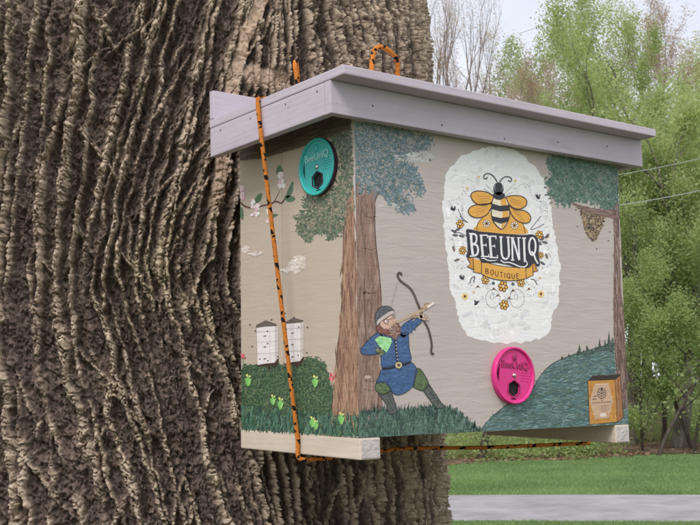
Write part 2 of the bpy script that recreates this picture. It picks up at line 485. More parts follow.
# small nail heads
def nail(x, y, z, ax, parent):
    bm = bmesh.new(); bmesh.ops.create_uvsphere(bm, u_segments=8, v_segments=5, radius=.0022)
    for v in bm.verts: v.co[ax] *= .35; v.co += Vector((x, y, z))
    me = bpy.data.meshes.new('nail'); bm.to_mesh(me); bm.free()
    return link('nail', me, M_NAIL, parent, True)
m, n, b = new_mat('dull_nail', .45, .5); b.inputs['Metallic'].default_value = .8; b.inputs['Base Color'].default_value = (.18, .16, .15, 1); M_NAIL = m
for px, py in ((430, 160), (398, 147)):
    p = at_plane(1, 0, px, py); nail(p[0], -.0002, p[2], 1, box)

# ------------------------------------------------------------------ the lid
LT = -math.atan(.00935/.411)
lid = empty('hive_cover', (0, -.0300, .5709), (LT, 0, 0))
tag(lid, 'lilac grey wooden lid with overhanging roof board on the painted hive box', 'cover')
OL, OR, LD = .0758, .0514, .4115
FH = .0603
bevel_box('front_fascia', (-OL, 0, 0), (W+OR, .019, FH), M_LILAC, lid, .0018)
bevel_box('side_fascia', (-OL+.0004, .0196, .0006), (-OL+.019, LD-.001, FH), M_LILAC, lid, .0018)
bevel_box('side_fascia', (W+OR-.019, .0196, .0006), (W+OR-.0004, LD-.001, FH), M_LILAC, lid, .0018)
bevel_box('roof_board', (-OL-.0006, -.0401, FH+.0004), (W+OR+.0008, LD, FH+.0178), M_LILAC, lid, .0022)
bevel_box('back_upstand', (-OL-.0002, LD-.016, FH+.0188), (W+OR, LD-.0008, FH+.0182+.0598), M_LILAC, lid, .002)
for x in (.02, .19, .36, .52, .68):
    nail(x, -.0002, .02+.012*math.sin(x*30), 1, lid)
for y in (.04, .14, .26, .37):
    nail(-OL+.0002, y, FH-.012, 0, lid)
# ------------------------------------------------------------------ pictures painted on the box, as raised coats of paint
def alb(c, k=1.10):
    return tuple(min(.9, v*k) for v in lin(c))

def sm(pts, n=6, closed=True):
    """Catmull-Rom through the points"""
    P = [np.array(p, float) for p in pts]; L = len(P); o = []
    rng_ = range(L) if closed else range(L-1)
    for i in rng_:
        p0 = P[(i-1) % L] if closed or i > 0 else P[0]
        p1 = P[i]; p2 = P[(i+1) % L]
        p3 = P[(i+2) % L] if closed or i+2 < L else P[-1]
        for k in range(n):
            t = k/n
            o.append(.5*((2*p1)+(-p0+p2)*t+(2*p0-5*p1+4*p2-p3)*t*t+(-p0+3*p1-3*p2+p3)*t**3))
    if not closed: o.append(P[-1])
    return [tuple(q) for q in o]

def rough_edge(pts, amp, step=3., seed=1):
    """subdivide an outline and make it ragged"""
    rg = random.Random(seed); o = []
    L = len(pts)
    for i in range(L):
        a = np.array(pts[i]); b = np.array(pts[(i+1) % L]); n = max(1, int(np.linalg.norm(b-a)/step))
        for k in range(n):
            q = a+(b-a)*k/n; o.append((q[0]+rg.uniform(-amp, amp), q[1]+rg.uniform(-amp, amp)))
    return o

def ell(cx, cy, rx, ry, n=20, rot=0.):
    c, s = math.cos(rot), math.sin(rot)
    return [(cx+rx*math.cos(a)*c-ry*math.sin(a)*s, cy+rx*math.cos(a)*s+ry*math.sin(a)*c) for a in (2*math.pi*k/n for k in range(n))]

class Coat:
    """one painted motif on the front ('F') or the left side ('L') of the box"""
    def __init__(self, side, T=(0, 0, 1.), base=0.):
        self.side, self.T, self.base = side, T, base
        self.V = []; self.F = []; self.C = []
    def to3(self, x, y, off):
        px = self.T[0]+x/self.T[2]; py = self.T[1]+y/self.T[2]
        if self.side == 'F':
            p = at_plane(1, 0, px, py); return (min(W-.0002, max(.0001, p[0])), -off, max(.0003, p[2]))
        p = at_plane(0, 0, px, py); return (-off, min(D-.0005, max(0., p[1])), max(.0003, p[2]))
    def poly(self, pts, col, layer=1, raw=False):
        off = .00006+self.base*.34+layer*.00005; i0 = len(self.V)
        self.V += [self.to3(x, y, off) for x, y in pts]
        self.F.append(list(range(i0, i0+len(pts)))); self.C.append(col if raw else alb(col))
    def line(self, pts, w, col, layer=2, closed=False, taper=None, smooth=True):
        if smooth and len(pts) > 2: pts = sm(pts, 5, closed)
        P = np.array(pts, float); n = len(P)
        if closed: P = np.vstack([P, P[:1]]); n += 1
        t = np.gradient(P, axis=0); t /= np.linalg.norm(t, axis=1)[:, None]+1e-9
        if closed: t[0] = t[-1] = (P[1]-P[-2])/(np.linalg.norm(P[1]-P[-2])+1e-9)
        nn = np.stack([-t[:, 1], t[:, 0]], 1)
        ww = np.full(n, w/2.)
        if taper == 'both': ww = ww*np.sin(np.linspace(.15, math.pi-.15, n))**.6
        if taper == 'end': ww = ww*np.linspace(1, .15, n)
        off = .00006+self.base*.34+layer*.00005; i0 = len(self.V)
        for a, b_ in zip(P+nn*ww[:, None], P-nn*ww[:, None]):
            self.V.append(self.to3(*a, off)); self.V.append(self.to3(*b_, off))
        for i in range(n-1):
            self.F.append([i0+2*i, i0+2*i+1, i0+2*i+3, i0+2*i+2]); self.C.append(alb(col))
    def dabs(self, poly, n, ln, wd, cols, ang=0., spread=.5, layer=1, seed=1, curve=0., edge=None):
        """short raised brush strokes scattered over an area"""
        rg = random.Random(seed); P = np.array(poly); lo = P.min(0); hi = P.max(0); k = 0; tries = 0
        while k < n and tries < n*20:
            tries += 1
            x = rg.uniform(lo[0], hi[0]); y = rg.uniform(lo[1], hi[1])
            if not inside(x, y, poly): continue
            k += 1
            a = ang+rg.gauss(0, spread); L = ln*rg.uniform(.5, 1.3)/2; w = wd*rg.uniform(.6, 1.3)/2
            c, s = math.cos(a), math.sin(a)
            col = alb(rg.choice(cols)); j = rg.uniform(.82, 1.15); col = tuple(v*j for v in col)
            i0 = len(self.V); o0 = .00006+self.base*.34+layer*.00005
            for dx, dy in ((-L, 0), (-L*.6, w), (L*.6, w*.9), (L, curve*L), (L*.5, -w), (-L*.6, -w*.8)):
                dy2 = dy+curve*abs(dx)
                self.V.append(self.to3(x+dx*c-dy2*s, y+dx*s+dy2*c, o0+rg.uniform(0, .00022)))
            self.F.append(list(range(i0, i0+6))); self.C.append(col)
    def feather(self, poly, n, d, ln, wd, cols, layer=1, seed=1, skip=None):
        rg = random.Random(seed+50); L = len(poly)
        for i in range(n):
            k = rg.randrange(L); a = poly[k]; b_ = poly[(k+1) % L]
            if skip and (skip(*a) or skip(*b_)): continue
            t = rg.random(); x = a[0]+(b_[0]-a[0])*t+rg.gauss(0, d); y = a[1]+(b_[1]-a[1])*t+rg.gauss(0, d)
            if skip and skip(x, y): continue
            self.dabs([(x-.05*ln, y-.05*ln), (x+.05*ln, y-.05*ln), (x, y+.05*ln)], 1, ln, wd, cols, .6, 1.4, layer, i*7+seed, .3)
    def build(self, name, parent):
        me = bpy.data.meshes.new(name)
        me.from_pydata(self.V, [], self.F)
        a = me.color_attributes.new('col', 'FLOAT_COLOR', 'CORNER')
        buf = []
        for f, c in zip(self.F, self.C): buf += [c[0], c[1], c[2], 1.]*len(f)
        a.data.foreach_set('color', buf)
        # normals must face out of the box
        nrm = Vector((0, -1, 0)) if self.side == 'F' else Vector((-1, 0, 0))
        for p in me.polygons:
            if p.normal.dot(nrm) < 0: p.flip()
        me.update()
        return link(name, me, M_ART, parent)

def inside(x, y, poly):
    c = False; j = len(poly)-1
    for i in range(len(poly)):
        xi, yi = poly[i]; xj, yj = poly[j]
        if (yi > y) != (yj > y) and x < (xj-xi)*(y-yi)/(yj-yi)+xi: c = not c
        j = i
    return c

def corner_x(y): return 349.0+(y-130)*12.0/308     # the upright near edge of the box
DK = (52, 48, 52)

# ---- painted tree at the corner, on both faces
brown = [(146, 112, 92), (128, 96, 78), (160, 124, 102), (116, 86, 72), (170, 136, 114)]
c = Coat('L')
tl = [(corner_x(185)+2, 183), (347, 200), (343.5, 226), (342.8, 271), (341.5, 308), (338, 349), (334, 385), (331.5, 413), (345, 418), (corner_x(420)+2, 420)]
c.poly(tl, (146, 117, 100)); c.dabs(tl, 240, 30, 1.5, brown, 1.56, .10, 2, 3)
c.dabs(tl, 120, 18, 1.2, [(152, 122, 100), (162, 134, 112)], 1.56, .1, 3, 4)
c.line([(343.8, 226), (342.9, 271), (341.6, 308), (338, 349), (334.2, 385), (331.8, 411)], 1.0, (84, 64, 54), 4)
c.build('painted_tree_trunk', box)
c = Coat('F')
tf = [(corner_x(186)-2, 186), (379, 192), (376, 199), (373.5, 210), (375.5, 240), (379, 271), (381, 299), (381.5, 320), (378.5, 345), (380, 380), (384, 413), (corner_x(415)-2, 415)]
c.poly(tf, (148, 120, 108)); c.dabs(tf, 250, 24, 1.7, [(152, 126, 114), (138, 110, 98), (160, 136, 124), (126, 100, 88), (146, 116, 102)], 1.55, .14, 2, 5)
c.line([(379, 192), (374.5, 205), (375.5, 240), (379, 271), (381, 299), (381, 322), (378, 345)], .9, (78, 62, 58), 5)
c.line([(362, 196), (361, 225), (365, 250), (364, 300), (367, 350)], .8, (96, 78, 72), 5)
for y in (216, 248, 292, 341, 380, 389): c.line([(364, y), (371, y+1.5), (376, y)], .7, (92, 74, 68), 5)
c.poly(ell(366, 293, 3.2, 1.6), (92, 70, 60), 5); c.poly(ell(367.5, 377, 3, 1.6), (190, 170, 156), 6)
c.build('painted_tree_trunk', box)
# crowns
cl = [(corner_x(128)+2, 124), (331, 120), (322, 131), (334, 140), (341, 152), (342, 175), (335, 192), (322, 200), (309, 197), (306, 205), (310, 214), (300, 214), (298, 224), (301, 235), (310, 238), (320, 231), (326, 229), (331, 239), (340, 232), (344, 222), (corner_x(205)+2, 208)]
c = Coat('L')
c.poly(rough_edge(cl, .8, 3), (98, 108, 92)); c.feather(cl, 420, 2.2, 4.6, 1.5, [(92, 112, 90), (112, 128, 108), (84, 100, 82)], 1, 2, lambda x, y: x > corner_x(y)-.5 or y < 128)
c.dabs(cl, 2100, 4.6, 1.25, [(92, 112, 90), (112, 128, 108), (74, 92, 76), (126, 128, 112), (92, 100, 86), (160, 148, 130), (166, 152, 132), (74, 84, 72)], .6, 1.2, 1, 7, .35)
c.build('painted_tree_crown', box)
cf = [(corner_x(128)-2, 124), (352, 122), (400, 130), (431, 139), (425, 148), (412, 151), (402, 156), (404, 162), (413, 168), (414, 178), (421, 184), (419, 193), (408, 184), (401, 187), (396, 192), (406, 198), (413, 207), (405, 211), (394, 202), (384, 195), (378, 191), (366, 192), (corner_x(195)-2, 197)]
c = Coat('F')
c.poly(rough_edge(cf, .9, 3), (112, 128, 134)); c.feather(cf, 520, 2.6, 4.8, 1.4, [(100, 122, 134), (122, 142, 152), (112, 132, 134)], 1, 2, lambda x, y: x < corner_x(y)+.5)
c.dabs(cf, 3300, 4.8, 1.2, [(100, 122, 134), (122, 142, 152), (84, 106, 114), (138, 150, 156), (100, 120, 118), (84, 102, 104), (168, 160, 152), (170, 162, 154), (96, 120, 110)], .5, 1.3, 1, 8, .35)
c.build('painted_tree_crown', box)

# ---- hanging branch with foliage, trunk and swarm at the far edge
T4 = (540, 140, 3.75)
c = Coat('F', T4)
fol = [(30, 80), (60, 60), (160, 78), (292, 100), (294, 262), (250, 262), (230, 240), (180, 225), (140, 215), (110, 238), (70, 235), (50, 215), (45, 200), (62, 175), (25, 165), (48, 130)]
c.poly(rough_edge(fol, 4, 10), (86, 112, 104)); c.feather(fol, 260, 9, 18, 6, [(84, 116, 104), (100, 132, 118), (92, 116, 104)], 1, 2, lambda x, y: x > 276)
c.dabs(fol, 1700, 18, 4.6, [(84, 116, 104), (100, 132, 118), (70, 98, 92), (118, 142, 134), (92, 108, 96), (134, 142, 134), (62, 88, 78)], .5, 1.2, 1, 9, .3)
c.build('painted_foliage', box)
c = Coat('F', T4, .00045)
br = [(108, 228), (150, 244), (210, 258), (282, 262), (285, 302), (262, 290), (205, 283), (160, 264)]
c.poly(sm(br, 4), (132, 106, 98)); c.dabs(br, 60, 30, 4, [(116, 92, 84), (146, 120, 110)], .15, .1, 2, 10)
c.build('painted_branch', box)
c = Coat('F', T4, .0005)
sw = [(150, 262), (200, 278), (246, 290), (236, 320), (222, 346), (207, 380), (196, 378), (180, 368), (166, 330), (158, 298)]
c.poly(rough_edge(sw, 3, 8), (150, 134, 112), 1); c.dabs(sw, 420, 9, 4, [(70, 58, 48), (160, 136, 104), (104, 84, 62), (184, 160, 126), (52, 44, 38), (130, 108, 84)], 0, 2, 2, 11)
for x, y in ((140, 325), (212, 408), (256, 378), (262, 345), (134, 262)): c.poly(ell(x, y, 2.6, 2.2, 8), DK, 2)
c.build('painted_bee_swarm', box)
T5 = (590, 180, 2.02)
c = Coat('F', T5, .00035)
tt = [(47, 56), (58, 56), (60, 160), (66, 250), (76, 330), (80, 410), (80, 455), (56, 455), (52, 420), (54, 380), (50, 330), (47, 250), (49, 160), (48, 90)]
c.poly(sm(tt, 3), (124, 100, 92)); c.dabs(tt, 240, 34, 3, [(112, 88, 80), (140, 116, 108), (96, 74, 66), (150, 128, 118)], 1.52, .07, 2, 12)
c.line([(49, 90), (50, 200), (50, 330), (55, 400)], 1.4, (80, 58, 52), 4)
c.line([(58, 240), (62, 300), (60, 380), (66, 440)], 1.4, (86, 62, 54), 4)
c.build('painted_tree_trunk', box)

# ---- lake bank with conifers
T7 = (470, 320, 3.75)
c = Coat('F', T7)
lk = [(40, 412), (62, 385), (95, 352), (150, 310), (196, 292), (230, 268), (258, 218), (298, 172), (340, 148), (400, 126), (450, 112), (500, 96), (536, 86), (546, 200), (562, 208), (604, 232), (612, 400), (450, 404), (250, 408), (60, 422)]
c.poly(sm(lk, 2), (84, 110, 112))
c.dabs(lk, 3000, 26, 3.8, [(78, 108, 110), (96, 128, 130), (64, 92, 98), (112, 142, 142), (84, 112, 102), (72, 96, 88), (130, 152, 150), (94, 112, 96)], -.12, .22, 1, 13, .15)
c.line([(42, 410), (62, 385), (95, 352), (150, 310), (196, 292), (230, 268), (258, 218), (298, 172), (340, 148), (400, 126), (450, 112), (530, 88)], 2.6, (66, 76, 72), 5)
c.build('painted_lake_bank', box)
c = Coat('F', T7, .0004)
for x, y0, y1, w in ((410, 88, 134, 26), (440, 92, 130, 24), (425, 112, 130, 16), (486, 64, 122, 24), (472, 92, 120, 18), (521, 38, 122, 26), (506, 72, 118, 20), (534, 66, 112, 14), (455, 108, 126, 16), (345, 136, 148, 8), (372, 128, 138, 9)):
    pts = []; k = 5
    for i in range(k): pts += [(x-w*.5*(i+.4)/k, y0+(y1-y0)*(i+.7)/k), (x-w*.28*(i+.4)/k, y0+(y1-y0)*(i+.75)/k)]
    L_ = [(x, y0)]+pts; Rr = [(2*x-a+random.uniform(-1.5, 1.5), b_+random.uniform(-2, 2)) for a, b_ in reversed(pts)]
    c.poly(L_+Rr, random.choice([(62, 78, 74), (74, 88, 80), (56, 70, 68)]), 1+random.random())
    c.dabs(L_+Rr, 14, 10, 3, [(84, 100, 88), (48, 62, 60)], .2, .6, 3, int(x))
c.build('painted_conifers', box)

# ---- paper package painted at the lower right
T8 = (580, 365, 8.76)
c = Coat('F', T8, .0009)
c.poly([(65, 135), (305, 128), (325, 500), (82, 522)], (188, 134, 62), 1)
c.poly([(305, 128), (352, 90), (378, 458), (325, 500)], (162, 112, 66), 1)
c.dabs([(80, 170), (295, 165), (310, 462), (96, 480)], 130, 60, 12, [(196, 142, 64), (178, 122, 58), (190, 130, 80), (204, 152, 72)], 1.5, .1, 1, 15)
c.dabs([(310, 135), (350, 100), (372, 450), (328, 490)], 40, 70, 8, [(168, 120, 76), (152, 102, 60)], 1.5, .08, 1, 16)
c.poly([(66, 138), (110, 92), (240, 88), (354, 80), (345, 98), (308, 128), (200, 134)], (52, 42, 40), 5)
c.line([(65, 135), (82, 522), (325, 500), (378, 458), (352, 90)], 5, (60, 46, 38), 6, smooth=False)
c.line([(305, 128), (325, 500)], 4, (70, 52, 40), 6, smooth=False)
hx = [(128, 165), (245, 160), (286, 312), (250, 462), (130, 470), (84, 322)]
c.poly(hx, (196, 164, 136), 6); c.line(hx, 2.5, (214, 188, 160), 7, True, smooth=False)
c.build('painted_package', box)
c = Coat('F', T8, .0018)
gk = (84, 76, 76)
c.line(ell(188, 248, 36, 46, 18), 7, gk, 1, True); c.line(ell(188, 248, 20, 27, 14), 5, gk, 2, True)
c.poly([(176, 222), (188, 192), (200, 222)], gk, 3); c.line([(188, 205), (188, 300)], 5, gk, 3); c.line([(160, 236), (216, 260)], 4, gk, 3); c.line([(216, 236), (160, 260)], 4, gk, 3)
c.poly(ell(188, 312, 5, 6, 8), gk, 3)
c.line([(104, 334), (190, 328), (276, 322)], 6, (110, 96, 90), 2); c.line([(140, 172), (238, 168)], 6, (214, 190, 164), 2)
for i in range(6): c.line([(180, 356+i*11), (262-(i % 3)*14, 352+i*11)], 3.6, (142, 122, 110), 2)
c.line([(118, 275), (142, 273)], 9, gk, 2); c.line([(108, 300), (140, 298)], 9, gk, 2)
c.poly([(172, 425), (224, 421), (226, 452), (176, 456)], (228, 214, 198), 2)
c.build('package_print', box)

# ---- grass along the foot of the front
c = Coat('F', base=.0005)
gb = [(corner_x(412)-2, 411), (372, 411), (383, 408.5), (395, 411), (410, 409), (425, 407), (440, 406), (452, 409), (462, 415), (472, 424), (482, 431), (478, 434.5), (420, 437.5), (corner_x(438)-2, 440.2)]
c.poly(rough_edge(gb, .7, 2.5), (66, 88, 82), 1)
c.dabs(gb, 1100, 8, 1.5, [(58, 82, 76), (76, 104, 92), (90, 118, 104), (48, 68, 64), (104, 130, 122), (70, 96, 78)], -1.5, .28, 1, 17)
rg = random.Random(4)
for i in range(150):
    x = rg.uniform(360, 480); yb = np.interp(x, [360, 383, 440, 452, 462, 472, 482], [412, 410, 408, 411, 417, 426, 432])+1.5; h = rg.uniform(3, 9)
    c.line([(x, yb), (x+rg.uniform(-1.6, 1.6), yb-h)], rg.uniform(.5, 1.1), rg.choice([(58, 82, 76), (84, 110, 98), (44, 62, 58)]), 4, taper='end')
for i in range(40):
    x = rg.uniform(362, 470); y = rg.uniform(416, 434); c.line([(x, y), (x+rg.uniform(4, 12), y-.5)], .7, (128, 144, 140), 6, taper='both')
c.build('painted_grass', box)

# ---- shrubs, tulips on the side
T9 = (235, 350, 4.667)
c = Coat('L', T9)
sh = [(28, 92), (40, 78), (70, 74), (100, 76), (150, 72), (190, 70), (230, 72), (262, 65), (290, 52), (320, 44), (350, 40), (382, 46), (408, 58), (424, 76), (436, 110), (440, 140), (452, 170), (462, 200), (466, 262), (520, 280), (590, 300), (596, 402), (480, 400), (300, 386), (28, 366)]
c.poly(rough_edge(sh, 4, 9), (62, 84, 62), 1)
c.feather(sh[:14], 260, 5, 14, 5, [(60, 88, 60), (92, 116, 80), (70, 96, 76)], 1, 2, lambda x, y: x < 34 or y > 240)
c.dabs(sh, 3600, 16, 4.6, [(60, 88, 60), (78, 106, 72), (48, 70, 54), (92, 116, 80), (70, 96, 76), (40, 60, 48), (96, 112, 84), (110, 126, 92)], -.9, .9, 1, 18, .3)
c.dabs([(28, 270), (300, 290), (590, 310), (596, 400), (300, 386), (28, 366)], 700, 34, 5, [(52, 84, 72), (72, 110, 92), (40, 64, 56), (92, 128, 106)], -1.5, .2, 4, 19)
c.build('painted_shrubs', box)
def tulip(c, x, y, s=1.):
    g = (128, 190, 104)
    c.poly(sm([(x, y-20*s), (x+8*s, y-4*s), (x+3*s, y+24*s), (x-6*s, y+22*s), (x-9*s, y)], 3), g, 1)
    c.poly(sm([(x-12*s, y-10*s), (x-4*s, y+6*s), (x-3*s, y+22*s), (x-12*s, y+10*s)], 3), (112, 176, 96), 2)
    c.poly(sm([(x+14*s, y-8*s), (x+8*s, y+18*s), (x+1*s, y+24*s), (x+5*s, y+4*s)], 3), (150, 206, 118), 3)
    c.poly(ell(x-4*s, y-20*s, 5*s, 6*s, 8), (222, 214, 120), 4); c.poly(ell(x+8*s, y-16*s, 3.5*s, 4.5*s, 8), (232, 222, 150), 4)
for x, y, s in ((62, 140, 1.1), (375, 145, 1.1), (178, 232, .95), (213, 248, 1.1), (362, 335, 1.0), (378, 348, .9), (497, 318, 1.1)):
    c = Coat('L', T9, .0011); tulip(c, x, y, s); c.build('painted_flower', box)
for x, y, s in ((452, 128, 1.), (38, 26, .9)):
    c = Coat('L', T9, .0008); rg = random.Random(int(x))
    for i in range(9): c.poly(ell(x+rg.uniform(-10, 10)*s, y+rg.uniform(-20, 22)*s, 5*s, 6*s, 7, .4), rg.choice([(206, 84, 96), (184, 70, 84), (226, 130, 136)]), 1+i*.3)
    c.line([(x, y+10), (x+3, y+55)], 2.5, (96, 130, 86), 1); c.build('painted_flower', box)

# ---- two white hives painted on the side
T10 = (235, 310, 8.75)
for k in range(2):
    c = Coat('L', T10, .0011)
    if k == 0:
        x0, x1, x2, yt, yb = 190, 350, 384, 150, 482; rf = [(184, 158), (188, 134), (270, 92), (362, 124), (360, 142), (300, 140)]
    else:
        x0, x1, x2, yt, yb = 432, 572, 604, 122, 468; rf = [(424, 122), (430, 114), (512, 70), (600, 92), (594, 104), (510, 112)]
    c.poly([(x0, yt), (x1, yt-8), (x1, yb-20), (x0+10, yb)], (226, 220, 220), 1)
    c.poly([(x1, yt-8), (x2, yt-22 if k else yt+2), (x2-4, yb-46), (x1, yb-20)], (198, 190, 188), 1)
    for f in (.13, .40, .70):
        yy = yt+(yb-yt)*f; c.line([(x0+3, yy), (x1, yy-6), (x2-2, yy-16)], 3.2, (150, 144, 146), 3, smooth=False)
    for f in (.24, .53, .84): c.poly([(x0+62, yt+(yb-yt)*f-8), (x0+84, yt+(yb-yt)*f-9), (x0+84, yt+(yb-yt)*f+4), (x0+62, yt+(yb-yt)*f+5)], (128, 122, 124), 3)
    c.poly([(x0+110, yt+8), (x0+118, yt+8), (x0+122, yb-24), (x0+112, yb-22)], (212, 206, 206), 2)
    c.line([(x0, yt), (x0+8, yb)], 2.6, (160, 154, 156), 4, smooth=False)
    c.poly(rf, (104, 94, 88), 5); c.line([rf[1], rf[2], rf[3]], 3, (72, 66, 64), 6, smooth=False)
    c.poly([(x0-4, yb+2), (x0+70, yb-12), (x1, yb-22), (x2-6, yb-60), (x2, yb-56), (x2-8, yb-8), (x1-6, yb+22), (x1-20, yb+4), (x0+120, yb+6), (x0+118, yb+40), (x0+104, yb+40), (x0+100, yb+8), (x0+10, yb+14)], (64, 48, 42), 5)
    c.build('painted_hive', box)
rg = random.Random(21)
for x, y in ((322, 85), (134, 128), (440, 28), (180, 182), (152, 318), (285, 186), (376, 408), (636, 152), (630, 374), (478, 430), (556, 396), (288, 294), (220, 430), (290, 445), (520, 66), (430, 240), (476, 432), (560, 150)):
    c = Coat('L', T10, .0012)
    c.line([(x-7, y-5), (x+7, y-3)], 2.4, (120, 108, 100), 5); c.poly(ell(x, y, 5.5, 7, 8, rg.uniform(0, 3)), (74, 60, 52), 6); c.build('painted_bee', box)

# ---- blossom branch and clouds on the side
T11 = (235, 160, 4.2)
c = Coat('L', T11, .0002)
c.line([(20, 176), (45, 196), (75, 200), (105, 194), (150, 184), (170, 174), (195, 180), (206, 168), (216, 150)], 7, (98, 74, 70), 2)
c.line([(160, 180), (178, 150), (192, 118)], 3.5, (110, 84, 80), 3, taper='end')
c.build('painted_blossom_branch', box)
for pts in ([(214, 160), (222, 125), (244, 88), (243, 130), (228, 156)], [(208, 152), (238, 150), (254, 163), (238, 176), (216, 172)], [(172, 52), (186, 20), (204, 50), (190, 62)], [(80, 178), (92, 150), (112, 140), (108, 168), (92, 180)], [(22, 200), (32, 204), (36, 235), (30, 252), (22, 232)], [(150, 236), (162, 226), (180, 230), (160, 242)]):
    c = Coat('L', T11, .0003); c.poly(sm(pts, 4), (88, 118, 92), 2); q = np.mean(pts, 0)
    c.line([pts[0], tuple(q), pts[2]], 1.6, (60, 88, 66), 3, taper='both'); c.build('painted_leaf', box)
rg = random.Random(8)
for x, y, rx, ry in ((198, 84, 15, 34), (84, 200, 20, 36), (27, 135, 9, 30), (146, 236, 10, 28)):
    c = Coat('L', T11, .0006)
    for i in range(17):
        c.poly(ell(x+rg.uniform(-rx, rx)*.9, y+rg.uniform(-ry, ry)*.9, 6.5, 8.5, 8, rg.uniform(0, 3)), rg.choice([(240, 214, 220), (248, 236, 236), (226, 190, 200), (238, 222, 218)]), 1+i*.35)
    for i in range(6): c.poly(ell(x+rg.uniform(-rx, rx)*.6, y+rg.uniform(-ry, ry)*.7, 1.8, 1.8, 6), (168, 104, 108), 7)
    c.build('painted_blossom', box)
for blobs in ([(28, 362, 60, 388)], [(220, 418, 296, 470), (248, 402, 292, 430)], [(200, 452, 240, 468)], [(62, 386, 112, 398)]):
    c = Coat('L', T11, .0002)
    for k, (x0, y0, x1, y1) in enumerate(blobs):
        pl = [(x0, (y0+y1)/2), (x0+(x1-x0)*.3, y0), (x1-(x1-x0)*.2, y0+3), (x1, (y0+y1)/2), ((x0+x1)/2, y1)]
        c.dabs(sm(pl, 4), int((x1-x0)*(y1-y0)/45)+14, 22, 6, [(216, 206, 198), (226, 218, 212), (204, 192, 182)], -.25, .4, 1, k+3, .2)
    c.build('painted_cloud', box)
c = Coat('F', (330, 120, 4.375))
c.dabs(sm([(275, 160), (340, 145), (400, 135), (450, 160), (440, 180), (380, 185), (340, 180), (300, 180)], 4), 120, 30, 9, [(190, 188, 186), (204, 202, 200), (178, 174, 170)], -.1, .4, 1, 5, .2)
c.build('painted_cloud', box)
c = Coat('F', (330, 120, 4.375))
c.dabs(sm([(225, 370), (260, 360), (320, 372), (300, 384), (240, 382)], 4), 22, 30, 7, [(186, 178, 172), (196, 190, 184)], -.05, .3, 1, 6, .2)
c.build('painted_cloud', box)

# ---- shade under the lid, painted as a dark strip on the side
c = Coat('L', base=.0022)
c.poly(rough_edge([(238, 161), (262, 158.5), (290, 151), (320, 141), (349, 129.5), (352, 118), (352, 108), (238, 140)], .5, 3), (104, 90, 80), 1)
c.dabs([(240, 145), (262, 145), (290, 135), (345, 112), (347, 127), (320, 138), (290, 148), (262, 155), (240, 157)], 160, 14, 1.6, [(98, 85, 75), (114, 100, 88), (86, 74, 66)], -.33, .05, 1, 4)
c.build('painted_lid_shade', box)

# ---- the archer
A = (350, 290, 8.743); B6 = (350, 260, 3.285); B3 = (350, 340, 6.364); BW = (390, 265, 5.526)
OL_ = (42, 44, 52)
ar = Coat('F', B6, .0016)
def cv(pts, T, T2=B6):
    return [((T[0]+x/T[2]-T2[0])*T2[2], (T[1]+y/T[2]-T2[1])*T2[2]) for x, y in pts]
blue = (66, 96, 140)
# coat: body, skirt, sleeves
body = [(98, 240), (118, 236), (150, 245), (178, 236), (190, 240), (193, 285), (198, 335), (150, 350), (106, 354), (101, 325), (98, 290)]
slv = [(104, 236), (82, 244), (60, 264), (38, 288), (34, 300), (42, 309), (70, 312), (94, 306), (102, 292)]
slr = [(160, 232), (182, 206), (214, 190), (236, 200), (212, 224), (190, 244), (172, 254)]
skt = cv([(208, 178), (290, 160), (378, 138), (424, 186), (414, 240), (400, 292), (350, 335), (300, 350), (264, 330), (242, 292), (200, 266), (164, 276), (185, 228)], B3)
for pl in (slr, slv, body, skt):
    ar.poly(sm(pl, 3), blue, 1 if pl is not skt else 2)
    cx_ = sum(p[0] for p in pl)/len(pl); cy_ = sum(p[1] for p in pl)/len(pl)
    ar.dabs([(cx_*.2+x*.8, cy_*.2+y*.8) for x, y in pl], 60, 22, 4, [(70, 100, 146), (60, 88, 130), (84, 114, 156)], .1, .6, 2, len(pl))
    ar.line(pl, 1.7, OL_, 6, True)
archer = ar.build('painted_archer', box)
def sub(name, fn, base=.0026, T=B6):
    c = Coat('F', T, base); fn(c); return c.build(name, archer)
for nm_, pl, cc, ds, ba in (
        ('trouser_leg', [(160, 285), (185, 265), (232, 268), (248, 296), (262, 320), (215, 345), (175, 332), (158, 308)], (88, 108, 72), [(96, 118, 78), (78, 96, 64), (104, 122, 90)], .0016),
        ('trouser_leg', [(416, 192), (440, 180), (466, 212), (498, 276), (466, 322), (430, 314), (400, 294), (410, 240)], (88, 108, 72), [(96, 118, 78), (78, 96, 64), (104, 122, 90)], .0016),
        ('boot', [(178, 338), (214, 346), (256, 324), (272, 360), (284, 400), (292, 462), (240, 466), (234, 420), (210, 380)], (86, 92, 90), [(98, 104, 98), (74, 80, 78)], .0014),
        ('boot', [(466, 322), (482, 300), (498, 278), (540, 340), (582, 402), (604, 426), (560, 436), (535, 420), (500, 372)], (86, 92, 90), [(98, 104, 98), (74, 80, 78)], .0014)):
    def f_lg(c, pl=pl, cc=cc, ds=ds):
        c.poly(sm(pl, 3), cc, 1); c.dabs([(sum(p[0] for p in pl)/len(pl)*.2+x*.8, sum(p[1] for p in pl)/len(pl)*.2+y*.8) for x, y in pl], 36, 26, 8, ds, .9, .6, 1, 3); c.line(pl, 3.4, OL_, 6, True)
    sub(nm_, f_lg, ba, B3)
def f_belt(c):
    c.line([(206, 184), (260, 178), (310, 162), (350, 154), (380, 142)], 13, (34, 34, 40), 1)
    c.poly(ell(307, 160, 23, 22, 16), (206, 186, 150), 2); c.line(ell(307, 160, 23, 22, 16), 3, OL_, 3, True); c.poly([(297, 152), (316, 150), (318, 168), (299, 170)], (96, 78, 56), 3)
    c.line([(282, -60), (284, 0), (292, 60), (300, 140)], 12, (32, 34, 44), 1)
    for i in range(9): c.poly(ell(283+i*2.0, -52+i*22, 4, 4, 8), (214, 206, 190), 2)
sub('belt', f_belt, .0028, B3)
